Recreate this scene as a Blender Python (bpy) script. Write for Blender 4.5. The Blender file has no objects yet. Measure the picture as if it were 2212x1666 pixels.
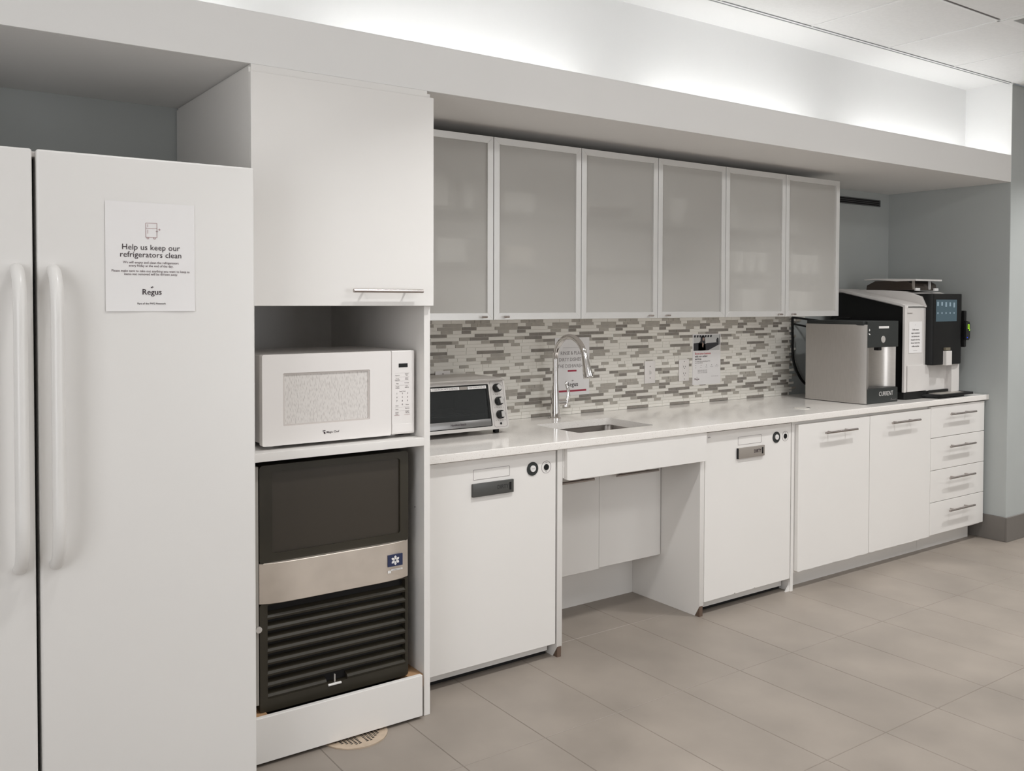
import bpy, bmesh, math, random
from mathutils import Vector, Matrix
random.seed(7)
scene = bpy.context.scene
C = scene.collection

# ------------------------------------------------------------------ camera
IMG_W, IMG_H = 2212, 1666
CAM = Vector((-3.04689, -2.81044, 1.40987))
YAW, PITCH, ROLL = 0.6156788, -0.0247526, 0.0022315
F_PX, PRINCIPAL_DY = 1964.137, -131.876
fw = Vector((math.sin(YAW)*math.cos(PITCH), math.cos(YAW)*math.cos(PITCH), math.sin(PITCH)))
rt = Vector((math.cos(YAW), -math.sin(YAW), 0)); up = rt.cross(fw)
cr, sr = math.cos(ROLL), math.sin(ROLL)
rt, up = cr*rt + sr*up, -sr*rt + cr*up
cd = bpy.data.cameras.new('camera'); cam = bpy.data.objects.new('camera', cd); C.objects.link(cam)
cam.matrix_world = Matrix(((rt.x, up.x, -fw.x, CAM.x), (rt.y, up.y, -fw.y, CAM.y), (rt.z, up.z, -fw.z, CAM.z), (0, 0, 0, 1)))
cd.sensor_fit = 'HORIZONTAL'; cd.sensor_width = 36.0
cd.lens = F_PX/IMG_W*36.0
cd.shift_y = PRINCIPAL_DY/IMG_W
cd.clip_start = 0.05; cd.clip_end = 60
scene.camera = cam

# ------------------------------------------------------------------ world, exposure, light levels
w = bpy.data.worlds.new('world'); scene.world = w; w.use_nodes = True
w.node_tree.nodes['Background'].inputs[0].default_value = (0.8, 0.85, 0.9, 1)
w.node_tree.nodes['Background'].inputs[1].default_value = 0.3
vs = scene.view_settings
vs.view_transform = 'Standard'; vs.look = 'None'; vs.gamma = 1.0; vs.use_curve_mapping = False
vs.exposure = -0.52
scene.cycles.max_bounces = 10; scene.cycles.diffuse_bounces = 4; scene.cycles.glossy_bounces = 4; scene.cycles.transmission_bounces = 8
scene.cycles.adaptive_threshold = 0.05
FILL_WINDOW_W = (30.0, 42.0)  # daylight power of the added unseen windows: across the room, left wall
FILL_WINDOW_COL = (1.0, 1.015, 1.04)
DOWNLIGHT_W = (4.0, 18.0, 18.0, 22.0, 13.0)   # the small recessed lamps, left to right
FILL_PANEL_W = (3.0, 10.0, 22.0, 18.0, 16.0)    # large unseen ceiling panels added as ambient fill, left to right
COVE_EMIT = 20.0        # cove tubes
LIGHT_COL = (1.0, 1.0, 0.995)
DOWNLIGHTS = [(-2.24, -1.0), (-1.01, -1.0), (0.90, -1.0), (2.68, -1.0), (4.5, -1.0)]
FILL_PANELS = [(-3.5, -2.22), (-1.0, -2.22), (1.45, -2.22), (3.9, -2.22), (6.1, -2.22)]
TUBES = [-4.17, -2.68, -1.19, 0.30, 1.79]

# ------------------------------------------------------------------ materials
def mat(name, col, rough=0.5, metal=0.0, **kw):
    m = bpy.data.materials.new(name); m.use_nodes = True
    b = m.node_tree.nodes['Principled BSDF']
    b.inputs['Base Color'].default_value = (*col, 1); b.inputs['Roughness'].default_value = rough
    b.inputs['Metallic'].default_value = metal
    for k, v in kw.items():
        b.inputs[k.replace('_', ' ')].default_value = v
    return m
def noisy(m, scale, amount, detail=3, stretch=(1, 1, 1), bump=0.0, rough_amt=0.0):
    nt = m.node_tree; b = nt.nodes['Principled BSDF']
    tc = nt.nodes.new('ShaderNodeTexCoord'); mp = nt.nodes.new('ShaderNodeMapping'); mp.inputs['Scale'].default_value = stretch
    n = nt.nodes.new('ShaderNodeTexNoise'); n.inputs['Scale'].default_value = scale; n.inputs['Detail'].default_value = detail
    geo = nt.nodes.new('ShaderNodeNewGeometry')
    nt.links.new(geo.outputs['Position'], mp.inputs['Vector']); nt.links.new(mp.outputs[0], n.inputs['Vector'])
    c = b.inputs['Base Color'].default_value[:3]
    r = nt.nodes.new('ShaderNodeValToRGB')
    r.color_ramp.elements[0].position = 0.3; r.color_ramp.elements[1].position = 0.7
    r.color_ramp.elements[0].color = (*[max(0, x*(1-amount)) for x in c], 1)
    r.color_ramp.elements[1].color = (*[min(1, x*(1+amount)) for x in c], 1)
    nt.links.new(n.outputs['Fac'], r.inputs[0]); nt.links.new(r.outputs[0], b.inputs['Base Color'])
    if bump:
        bp = nt.nodes.new('ShaderNodeBump'); bp.inputs['Strength'].default_value = bump; bp.inputs['Distance'].default_value = 0.002
        nt.links.new(n.outputs['Fac'], bp.inputs['Height']); nt.links.new(bp.outputs[0], b.inputs['Normal'])
    if rough_amt:
        mr = nt.nodes.new('ShaderNodeMapRange'); r0 = b.inputs['Roughness'].default_value
        mr.inputs['To Min'].default_value = max(0, r0-rough_amt); mr.inputs['To Max'].default_value = r0+rough_amt
        nt.links.new(n.outputs['Fac'], mr.inputs['Value']); nt.links.new(mr.outputs[0], b.inputs['Roughness'])
    return m
def emit(name, col, strength):
    m = bpy.data.materials.new(name); m.use_nodes = True; nt = m.node_tree
    nt.nodes.remove(nt.nodes['Principled BSDF'])
    e = nt.nodes.new('ShaderNodeEmission'); e.inputs[0].default_value = (*col, 1); e.inputs[1].default_value = strength
    nt.links.new(e.outputs[0], nt.nodes['Material Output'].inputs[0]); return m

WHITE = noisy(mat('white_laminate', (0.80, 0.775, 0.745), 0.38), 1.2, 0.012)
FRIDGE = noisy(mat('white_enamel', (0.79, 0.77, 0.745), 0.28), 1.0, 0.01)
PLASTIC = mat('white_plastic', (0.80, 0.765, 0.74), 0.35)
TRIMW = noisy(mat('white_paint', (0.82, 0.805, 0.785), 0.6), 2.0, 0.012)
COVEW = mat('cove_paint', (0.84, 0.84, 0.83), 0.7)
PAINT = noisy(mat('blue_grey_paint', (0.44, 0.46, 0.45), 0.65), 3.0, 0.02)
ROOMW = mat('room_paint', (0.72, 0.71, 0.69), 0.7)
CEILT = noisy(mat('ceiling_tile', (0.80, 0.80, 0.79), 0.9), 60, 0.02, bump=0.15)
TBAR = mat('grid_white', (0.82, 0.82, 0.81), 0.5)
FLOORM = noisy(mat('floor_tile', (0.272, 0.235, 0.201), 0.42), 2.6, 0.15, detail=4, rough_amt=0.06)
GROUT = mat('floor_grout', (0.215, 0.184, 0.157), 0.8)
BASEB = mat('grey_rubber', (0.17, 0.155, 0.14), 0.6)
QUARTZ = mat('quartz', (0.85, 0.815, 0.775), 0.12)
nt = QUARTZ.node_tree; b_ = nt.nodes['Principled BSDF']
geo = nt.nodes.new('ShaderNodeNewGeometry'); vo = nt.nodes.new('ShaderNodeTexVoronoi'); vo.inputs['Scale'].default_value = 190
n2 = nt.nodes.new('ShaderNodeTexNoise'); n2.inputs['Scale'].default_value = 260; n2.inputs['Detail'].default_value = 1
rp = nt.nodes.new('ShaderNodeValToRGB'); e = rp.color_ramp.elements
e[0].position = 0.28; e[0].color = (0.64, 0.585, 0.535, 1); e[1].position = 0.36; e[1].color = (0.85, 0.815, 0.775, 1)
nt.links.new(geo.outputs['Position'], n2.inputs['Vector']); nt.links.new(n2.outputs['Fac'], rp.inputs[0]); nt.links.new(rp.outputs[0], b_.inputs['Base Color'])
T_WHITE = mat('mosaic_white', (0.84, 0.81, 0.745), 0.16)
T_LIGHT = noisy(mat('mosaic_light_grey', (0.44, 0.408, 0.36), 0.16), 40, 0.08)
T_DARK = noisy(mat('mosaic_dark_grey', (0.265, 0.24, 0.212), 0.16), 40, 0.1)
T_GROUT = mat('mosaic_grout', (0.84, 0.81, 0.745), 0.6)
STEEL = noisy(mat('stainless', (0.62, 0.59, 0.56), 0.32, 1.0), 30, 0.05, stretch=(1, 1, 25), rough_amt=0.08)
STEELH = noisy(mat('stainless_side', (0.50, 0.48, 0.46), 0.42, 1.0), 20, 0.05, stretch=(1, 25, 1), rough_amt=0.06)
BANDM = noisy(mat('brushed_band', (0.66, 0.59, 0.52), 0.42, 0.75), 6, 0.12, rough_amt=0.1)
CHROME = mat('chrome', (0.80, 0.78, 0.77), 0.06, 1.0)
BARM = mat('brushed_nickel', (0.43, 0.39, 0.37), 0.26, 1.0)
ALU = noisy(mat('aluminium', (0.74, 0.73, 0.71), 0.42, 0.55), 8, 0.02)
BLACK = mat('black_plastic', (0.010, 0.010, 0.010), 0.42, Specular_IOR_Level=0.25)
BLACKG = mat('black_gloss', (0.012, 0.012, 0.013), 0.12)
BLACKM = mat('black_matte', (0.010, 0.009, 0.009), 0.85)
OLIVE = noisy(mat('dark_olive_plastic', (0.034, 0.029, 0.020), 0.40, Specular_IOR_Level=0.3), 5, 0.15)
OLIVED = mat('dark_olive_panel', (0.046, 0.038, 0.029), 0.36, Specular_IOR_Level=0.3)
DGREY = mat('dark_grey_plastic', (0.032, 0.035, 0.034), 0.42, Specular_IOR_Level=0.3)
GREYM = mat('grey_tag', (0.30, 0.27, 0.24), 0.4)
CHARC = mat('charcoal_tag', (0.07, 0.07, 0.066), 0.4)
BROWN = mat('smoked_brown', (0.045, 0.033, 0.026), 0.2)
WOOD = noisy(mat('raw_wood', (0.42, 0.25, 0.13), 0.7), 20, 0.2, stretch=(1, 1, 6))
CHIPM = mat('chipped_core', (0.13, 0.085, 0.06), 0.8)
PAPER = mat('paper', (0.82, 0.80, 0.79), 0.7)
INK = mat('ink', (0.035, 0.02, 0.025), 0.7)
INKG = mat('ink_grey', (0.25, 0.22, 0.22), 0.7)
RED = mat('ink_red', (0.36, 0.03, 0.06), 0.6)
REDT = mat('ink_light_red', (0.55, 0.08, 0.10), 0.6)
PINK = mat('ink_rose', (0.30, 0.12, 0.12), 0.7)
BLUEB = mat('badge_blue', (0.016, 0.024, 0.075), 0.4)
BEIGE = noisy(mat('drain_brass', (0.58, 0.47, 0.36), 0.45, 0.4), 30, 0.06)
HOLE = mat('hole_black', (0.01, 0.008, 0.006), 0.9)
LABELW = mat('label_white', (0.78, 0.76, 0.74), 0.5)
SILVER = mat('silver_plastic', (0.60, 0.57, 0.54), 0.35, 0.35)
KNOBG = mat('knob_grip', (0.55, 0.53, 0.51), 0.3, 0.3)
ORANGE = mat('orange_sticker', (0.55, 0.16, 0.05), 0.5)
INSIDE = mat('cabinet_inside', (0.90, 0.885, 0.86), 0.6)
SHELFM = mat('grey_shelf', (0.20, 0.21, 0.195), 0.5)
OVENIN = mat('oven_cavity', (0.20, 0.19, 0.18), 0.4, 0.8)
CERAM = mat('white_ceramic', (0.85, 0.84, 0.82), 0.25)
CARD = mat('cream_card', (0.72, 0.66, 0.60), 0.7)
TAUPE = mat('taupe_ware', (0.22, 0.19, 0.18), 0.5)
GREENW = mat('dark_green_ware', (0.10, 0.12, 0.09), 0.5)
GLAZE = mat('clear_glass', (0.95, 0.97, 0.96), 0.02, 0.0, Transmission_Weight=1.0, IOR=1.1)
SCREEN = emit('screen_glow', (0.115, 0.165, 0.19), 1.0)
SCRI = emit('screen_icon', (0.36, 0.46, 0.52), 1.0)
LEDG = emit('green_led', (0.45, 0.85, 0.05), 1.3)
LEDB = emit('blue_led', (0.03, 0.08, 0.9), 1.2)
LAMPG = emit('lamp_glow', LIGHT_COL, 1.5)
TUBEM = emit('tube_glow', (0.985, 1.0, 1.01), COVE_EMIT)
# dark tinted oven glass
OVG = mat('oven_glass', (0.20, 0.21, 0.21), 0.03, 0.0, Transmission_Weight=0.85, IOR=1.15)
# frosted cabinet glass: etched front face (rough transmission + scatter), clear smooth back face
FROST = bpy.data.materials.new('frosted_glass'); FROST.use_nodes = True
nt = FROST.node_tree; nt.nodes.remove(nt.nodes['Principled BSDF'])
refr = nt.nodes.new('ShaderNodeBsdfRefraction'); refr.inputs['Roughness'].default_value = 0.34; refr.inputs['IOR'].default_value = 1.2
refr.inputs['Color'].default_value = (0.95, 0.955, 0.94, 1)
tl = nt.nodes.new('ShaderNodeBsdfTranslucent'); tl.inputs[0].default_value = (0.97, 0.965, 0.94, 1)
df = nt.nodes.new('ShaderNodeBsdfDiffuse'); df.inputs[0].default_value = (0.94, 0.905, 0.85, 1)
gl = nt.nodes.new('ShaderNodeBsdfGlossy'); gl.inputs['Roughness'].default_value = 0.09
m1 = nt.nodes.new('ShaderNodeMixShader'); m1.inputs[0].default_value = 0.74
m2 = nt.nodes.new('ShaderNodeMixShader'); m2.inputs[0].default_value = 0.59
m3 = nt.nodes.new('ShaderNodeMixShader'); fr = nt.nodes.new('ShaderNodeFresnel'); fr.inputs[0].default_value = 1.5
nt.links.new(tl.outputs[0], m1.inputs[1]); nt.links.new(df.outputs[0], m1.inputs[2])
tr = nt.nodes.new('ShaderNodeBsdfTransparent'); tr.inputs[0].default_value = (0.95, 0.955, 0.94, 1)
m0 = nt.nodes.new('ShaderNodeMixShader'); m0.inputs[0].default_value = 0.40      # share of light passing the etched face unscattered
nt.links.new(refr.outputs[0], m0.inputs[1]); nt.links.new(tr.outputs[0], m0.inputs[2])
nt.links.new(m0.outputs[0], m2.inputs[1]); nt.links.new(m1.outputs[0], m2.inputs[2])
nt.links.new(fr.outputs[0], m3.inputs[0]); nt.links.new(m2.outputs[0], m3.inputs[1]); nt.links.new(gl.outputs[0], m3.inputs[2])
nt.links.new(m3.outputs[0], nt.nodes['Material Output'].inputs[0])
PANEB = bpy.data.materials.new('clear_pane_back'); PANEB.use_nodes = True
nt = PANEB.node_tree; nt.nodes.remove(nt.nodes['Principled BSDF'])
rb = nt.nodes.new('ShaderNodeBsdfTransparent')
nt.links.new(rb.outputs[0], nt.nodes['Material Output'].inputs[0])
# microwave door screen: pale perforated sheet behind the window
MWS = mat('perforated_screen', (0.7, 0.66, 0.63), 0.45)
nt = MWS.node_tree; b_ = nt.nodes['Principled BSDF']
geo = nt.nodes.new('ShaderNodeNewGeometry'); mp = nt.nodes.new('ShaderNodeMapping'); mp.inputs['Rotation'].default_value = (0, 0.10, 0)
wv = nt.nodes.new('ShaderNodeTexWave'); wv.wave_type = 'BANDS'; wv.bands_direction = 'X'; wv.inputs['Scale'].default_value = 68; wv.inputs['Distortion'].default_value = 1.6; wv.inputs['Detail'].default_value = 1; wv.inputs['Detail Scale'].default_value = 1.2
mp2 = nt.nodes.new('ShaderNodeMapping'); mp2.inputs['Scale'].default_value = (260, 1, 85)
n2 = nt.nodes.new('ShaderNodeTexNoise'); n2.inputs['Scale'].default_value = 1.0; n2.inputs['Detail'].default_value = 0
ad = nt.nodes.new('ShaderNodeMath'); ad.operation = 'MULTIPLY_ADD'; ad.inputs[1].default_value = 0.55
rp = nt.nodes.new('ShaderNodeValToRGB'); e = rp.color_ramp.elements
e[0].position = 0.38; e[0].color = (0.50, 0.46, 0.435, 1); e[1].position = 0.66; e[1].color = (0.72, 0.685, 0.655, 1)
nt.links.new(geo.outputs['Position'], mp.inputs[0]); nt.links.new(mp.outputs[0], wv.inputs['Vector']); nt.links.new(mp.outputs[0], mp2.inputs[0]); nt.links.new(mp2.outputs[0], n2.inputs['Vector'])
nt.links.new(wv.outputs['Fac'], ad.inputs[0]); nt.links.new(n2.outputs['Fac'], ad.inputs[2]); nt.links.new(ad.outputs[0], rp.inputs[0]); nt.links.new(rp.outputs[0], b_.inputs['Base Color'])

# ------------------------------------------------------------------ mesh helpers
ORG = {}
def obj(name, bm, m, parent=None, smooth=True, wn=False):
    """Link the bmesh (in world coordinates, or the root's local ones) as one mesh object with its origin at its centre."""
    vsx = [v.co for v in bm.verts]
    lo = Vector([min(c[i] for c in vsx) for i in range(3)]); hi = Vector([max(c[i] for c in vsx) for i in range(3)])
    c = (lo+hi)/2; c.z = lo.z if parent is None else c.z
    bmesh.ops.translate(bm, verts=bm.verts, vec=-c)
    me = bpy.data.meshes.new(name); bm.to_mesh(me); bm.free()
    for x in (m if isinstance(m, (list, tuple)) else [m]): me.materials.append(x)
    if smooth:
        me.polygons.foreach_set('use_smooth', [True]*len(me.polygons)); me.set_sharp_from_angle(angle=math.radians(50 if wn else 35))
    o = bpy.data.objects.new(name, me); C.objects.link(o)
    if wn: o.modifiers.new('weighted_normal', 'WEIGHTED_NORMAL').keep_sharp = True
    o.location = c - (ORG[parent] if parent else Vector())
    if parent: o.parent = parent
    ORG[o] = c
    return o
def thing(name, label, cat, loc, group=None):
    o = bpy.data.objects.new(name, None); C.objects.link(o); o.location = loc; o.empty_display_size = 0.05
    ORG[o] = Vector(loc); tag(o, label, cat, group); return o
def tag(o, label, cat, group=None):
    o['label'] = label; o['category'] = cat
    if group: o['group'] = group
    return o
def struct(o, label=None):
    o['kind'] = 'structure'
    if label: o['label'] = label
    return o
def nb(): return bmesh.new()
def addbox(bm, x0, x1, y0, y1, z0, z1, r=0.0, seg=2, mi=0):
    res = bmesh.ops.create_cube(bm, size=1.0); v = res['verts']
    for q in v:
        q.co = Vector((x0+(q.co.x+.5)*(x1-x0), y0+(q.co.y+.5)*(y1-y0), z0+(q.co.z+.5)*(z1-z0)))
    fs = set(f for q in v for f in q.link_faces)
    for f in fs: f.material_index = mi
    if r > 0:
        es = list(set(ed for q in v for ed in q.link_edges))
        bmesh.ops.bevel(bm, geom=es, offset=r, segments=seg, profile=0.5, affect='EDGES', material=-1)
    return bm
def box(name, x0, x1, y0, y1, z0, z1, m, parent=None, r=0.0, seg=2):
    return obj(name, addbox(nb(), x0, x1, y0, y1, z0, z1, r, seg), m, parent, wn=r > 0)
AX = {'x': (1, 2, 0), 'y': (0, 2, 1), 'z': (0, 1, 2)}
def addprism(bm, pts, axis, a0, a1, r=0.0, seg=2, mi=0):
    """Extrude a 2-D outline along an axis ('x': pts are (y,z); 'y': (x,z); 'z': (x,y))."""
    i, j, k = AX[axis]
    def mk(p, a):
        c = [0, 0, 0]; c[i], c[j], c[k] = p[0], p[1], a; return bm.verts.new(c)
    A = [mk(p, a0) for p in pts]; B = [mk(p, a1) for p in pts]; n = len(pts)
    fs = [bm.faces.new(A), bm.faces.new(B[::-1])]
    for q in range(n):
        fs.append(bm.faces.new((A[q], B[q], B[(q+1) % n], A[(q+1) % n])))
    for f in fs: f.material_index = mi
    bmesh.ops.recalc_face_normals(bm, faces=fs)
    if r > 0:
        es = list(set(ed for f in fs[:2] for ed in f.edges)) if r > 0 else []
        bmesh.ops.bevel(bm, geom=es, offset=r, segments=seg, profile=0.5, affect='EDGES', material=-1)
    return bm
def prism(name, pts, axis, a0, a1, m, parent=None, r=0.0, seg=2):
    return obj(name, addprism(nb(), pts, axis, a0, a1, r, seg), m, parent, wn=r > 0)
def roundrect(x0, x1, y0, y1, r, n=5):
    out = []
    for cx, cy, a in ((x1-r, y1-r, 0), (x0+r, y1-r, 90), (x0+r, y0+r, 180), (x1-r, y0+r, 270)):
        for k in range(n+1):
            t = math.radians(a+90*k/n); out.append((cx+r*math.cos(t), cy+r*math.sin(t)))
    return out
def addframe(bm, axis, outer, inner, a0, a1, mi=0):
    """A plate with a hole: outer and inner outlines with the same number of points."""
    i, j, k = AX[axis]
    def mk(p, a):
        c = [0, 0, 0]; c[i], c[j], c[k] = p[0], p[1], a; return bm.verts.new(c)
    n = len(outer); O0 = [mk(p, a0) for p in outer]; O1 = [mk(p, a1) for p in outer]; I0 = [mk(p, a0) for p in inner]; I1 = [mk(p, a1) for p in inner]
    fs = []
    for q in range(n):
        s = (q+1) % n
        fs += [bm.faces.new((O0[q], O0[s], I0[s], I0[q])), bm.faces.new((O1[s], O1[q], I1[q], I1[s])),
               bm.faces.new((O0[s], O0[q], O1[q], O1[s])), bm.faces.new((I0[q], I0[s], I1[s], I1[q]))]
    for f in fs: f.material_index = mi
    bmesh.ops.recalc_face_normals(bm, faces=fs)
    return bm
def addtube(bm, path, rad, seg=10, caps=True, mi=0, flat=1.0):
    """Sweep a circle (radius per point) along a path."""
    P = [Vector(p) for p in path]; n = len(P)
    R = rad if isinstance(rad, (list, tuple)) else [rad]*n
    T = [(P[min(i+1, n-1)]-P[max(i-1, 0)]).normalized() for i in range(n)]
    ref = Vector((0, 0, 1)) if abs(T[0].z) < 0.9 else Vector((1, 0, 0))
    a = (ref - T[0]*ref.dot(T[0])).normalized(); rings = []
    for i in range(n):
        a = (a - T[i]*a.dot(T[i])).normalized(); b = T[i].cross(a)
        rings.append([bm.verts.new(P[i] + R[i]*(math.cos(2*math.pi*k/seg)*a + flat*math.sin(2*math.pi*k/seg)*b)) for k in range(seg)])
    fs = []
    for i in range(n-1):
        for k in range(seg):
            s = (k+1) % seg
            fs.append(bm.faces.new((rings[i][k], rings[i][s], rings[i+1][s], rings[i+1][k])))
    if caps: fs += [bm.faces.new(rings[0][::-1]), bm.faces.new(rings[-1])]
    for f in fs: f.material_index = mi
    bmesh.ops.recalc_face_normals(bm, faces=fs)
    return bm
def tube(name, path, rad, m, parent=None, seg=10, flat=1.0):
    return obj(name, addtube(nb(), path, rad, seg, flat=flat), m, parent)
def adddisc(bm, c, n, r, h, seg=24, r2=None, mi=0):
    n = Vector(n).normalized(); return addtube(bm, [Vector(c), Vector(c)+n*h], [r, r2 if r2 else r], seg, mi=mi)
def disc(name, c, n, r, h, m, parent=None, seg=24, r2=None):
    return obj(name, adddisc(nb(), c, n, r, h, seg, r2), m, parent)
def arc(c, r, a0, a1, n, u, v):
    c = Vector(c); u = Vector(u); v = Vector(v)
    return [c + r*(math.cos(math.radians(a0+(a1-a0)*k/n))*u + math.sin(math.radians(a0+(a1-a0)*k/n))*v) for k in range(n+1)]
def smoothpath(pts, n=8):
    P = [Vector(p) for p in pts]; out = []
    for i in range(len(P)-1):
        p0, p1, p2, p3 = P[max(i-1, 0)], P[i], P[i+1], P[min(i+2, len(P)-1)]
        for k in range(n):
            t = k/n; out.append(0.5*((2*p1)+(p2-p0)*t+(2*p0-5*p1+4*p2-p3)*t*t+(3*p1-p0-3*p2+p3)*t**3))
    return out + [P[-1]]
def front(y):                       # frame of a face looking at the room (towards -Y)
    return lambda u, v: Vector((u, y, v))
def addtext(bm, s, fr, u, v, size, align='CENTER', bold=0.0, mi=0, sx=1.0):
    cu = bpy.data.curves.new('t', 'FONT'); cu.body = s; cu.size = size; cu.align_x = align; cu.align_y = 'CENTER'; cu.resolution_u = 2
    cu.offset = bold*size
    o = bpy.data.objects.new('t', cu); me = bpy.data.meshes.new_from_object(o)
    vv = [bm.verts.new(fr(u+q.co.x*sx, v+q.co.y)) for q in me.vertices]
    for p in me.polygons:
        try:
            f = bm.faces.new([vv[i] for i in p.vertices]); f.material_index = mi
        except ValueError: pass
    bpy.data.objects.remove(o); bpy.data.curves.remove(cu); bpy.data.meshes.remove(me)
def addquad(bm, fr, u0, u1, v0, v1, mi=0, skew=0.0):
    f = bm.faces.new([bm.verts.new(fr(*p)) for p in ((u0, v0), (u1, v0+skew), (u1, v1+skew), (u0, v1))]); f.material_index = mi
def addpoly(bm, fr, pts, mi=0):
    f = bm.faces.new([bm.verts.new(fr(*p)) for p in pts]); f.material_index = mi

# ------------------------------------------------------------------ main dimensions (metres)
Y_WALL, Y_TALL, X_R = 0.640, -0.140, 2.415
Z_SOF, Z_FAS, Z_CEIL = 2.117, 2.274, 2.690
Z_CT, CT_T = 0.864, 0.031
RX0, RX1, RY0 = -4.6, 7.0, -4.0           # rest of the room

# ------------------------------------------------------------------ setting: floor
fl = struct(box('floor', RX0, RX1, RY0, 0.70, -0.05, -0.0015, GROUT), 'grey floor of large stone-look tiles with thin joints')
tw, tl_ = 0.3125, 0.6125; g = 0.0022
tile_meshes = {}
nx0 = int(math.floor((RX0+1.59)/tw)); nx1 = int(math.ceil((RX1+1.59)/tw))
def child_mesh(name, me, loc, parent):
    o = bpy.data.objects.new(name, me); C.objects.link(o); o.parent = parent; o.location = Vector(loc)-ORG[parent]; ORG[o] = Vector(loc); return o
def boxmesh(name, w_, d_, h_, m, r=0.0):
    bm = addbox(nb(), -w_/2, w_/2, -d_/2, d_/2, -h_, 0, r, 1); me = bpy.data.meshes.new(name); bm.to_mesh(me); bm.free(); me.materials.append(m); return me
ftile = boxmesh('floor_tile', tw-g, tl_-g, 0.01, FLOORM, 0.0012)
for i in range(nx0, nx1):
    for j in range(-6, 2):
        cx, cy = -1.59+(i+.5)*tw, -0.50+(j+.5)*tl_
        if RX0 < cx < RX1 and RY0 < cy < 0.7:
            child_mesh('floor_tile', ftile, (cx, cy, 0), fl)

# ------------------------------------------------------------------ setting: walls
wb = struct(box('wall_back', RX0, X_R, Y_WALL, Y_WALL+0.08, 0, Z_CEIL+0.05, PAINT), 'blue-grey painted back wall behind the cabinets')
wr = struct(box('wall_right', X_R, RX1, Y_TALL, Y_WALL+0.08, 0, Z_CEIL, PAINT, r=0.004), 'blue-grey painted wall end at the right of the counter')
struct(box('wall_left', RX0-0.08, RX0, RY0, 0.72, 0, Z_CEIL+0.02, ROOMW), 'pale wall at the left of the room')
struct(box('wall_far_right', RX1, RX1+0.08, RY0, 0.72, 0, Z_CEIL+0.02, ROOMW), 'pale wall at the far right of the room')
wf = struct(box('wall_front', RX0, RX1, RY0-0.08, RY0, 0, Z_CEIL+0.02, ROOMW), 'pale wall across the room facing the cabinets')
struct(box('wall_niche', RX0, -3.13, Y_TALL, Y_WALL, 0, Z_SOF, TRIMW), 'white wall block at the left of the refrigerator niche')
# baseboards
struct(box('baseboard_right', X_R-0.010, RX1, Y_TALL-0.012, Y_TALL, 0, 0.145, BASEB, r=0.002), 'dark grey rubber baseboard along the front of the right wall')
struct(box('baseboard_return', X_R-0.010, X_R, Y_TALL, 0.62, 0, 0.145, BASEB, r=0.002), 'dark grey rubber baseboard on the side of the right wall')
# dark door frame on the wall across the room (seen mirrored in the cabinet glass)
dr = struct(thing('door_1', 'dark framed double door on the wall across the room', 'door', (5.0, RY0, 0)))
del dr['category']
addf = nb(); addbox(addf, 4.36, 4.44, RY0, RY0+0.05, 0, 2.13); addbox(addf, 5.54, 5.62, RY0, RY0+0.05, 0, 2.13); addbox(addf, 4.36, 5.62, RY0, RY0+0.05, 2.13, 2.21)
obj('door_frame', addf, DGREY, dr)
box('door_leaf', 4.445, 4.985, RY0, RY0+0.03, 0.01, 2.125, ROOMW, dr, 0.002); box('door_leaf', 4.995, 5.535, RY0, RY0+0.03, 0.01, 2.125, ROOMW, dr, 0.002)

# daylight windows added out of view behind and left of the camera as fill
FILL_PANE = emit('fill_pane_glow', FILL_WINDOW_COL, 1.0)
def window(name, label, axis, a0, a1, at_, watts):
    z0, z1 = 0.45, 2.45
    t = struct(thing(name, label, 'window', ((a0+a1)/2, at_, z0) if axis == 'y' else (at_, (a0+a1)/2, z0))); del t['category']
    O = [(a1, z1), (a0, z1), (a0, z0), (a1, z0)]; I = [(a1-.05, z1-.05), (a0+.05, z1-.05), (a0+.05, z0+.05), (a1-.05, z0+.05)]
    bm = nb(); addframe(bm, axis, O, I, at_, at_+.05); obj('fill_window_frame', bm, TBAR, t)
    bm = nb(); c = (a0+a1)/2
    if axis == 'y': addbox(bm, a0+.05, a1-.05, at_+.002, at_+.008, z0+.05, z1-.05)
    else: addbox(bm, at_+.002, at_+.008, a0+.05, a1-.05, z0+.05, z1-.05)
    obj('pane', bm, FILL_PANE, t)
    ld = bpy.data.lights.new('fill_light', 'AREA'); ld.shape = 'RECTANGLE'; ld.size = a1-a0-.12; ld.size_y = z1-z0-.12; ld.energy = watts; ld.color = FILL_WINDOW_COL
    o = bpy.data.objects.new('fill_light', ld); C.objects.link(o); o.parent = t
    p = Vector((c, at_+.03, (z0+z1)/2)) if axis == 'y' else Vector((at_+.03, c, (z0+z1)/2))
    o.location = p-ORG[t]; o.rotation_euler = (math.radians(90), 0, math.radians(180 if axis == 'y' else 90))
    o.rotation_euler = (Vector((0, 1, 0)) if axis == 'y' else Vector((1, 0, 0))).to_track_quat('-Z', 'Y').to_euler()
window('fill_window_1', 'tall unseen window added for fill light in the wall across the room', 'y', -0.85, 0.75, RY0, FILL_WINDOW_W[0])
window('fill_window_2', 'tall unseen window added for fill light in the left wall of the room', 'x', -3.30, -1.50, RX0, FILL_WINDOW_W[1])

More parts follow.
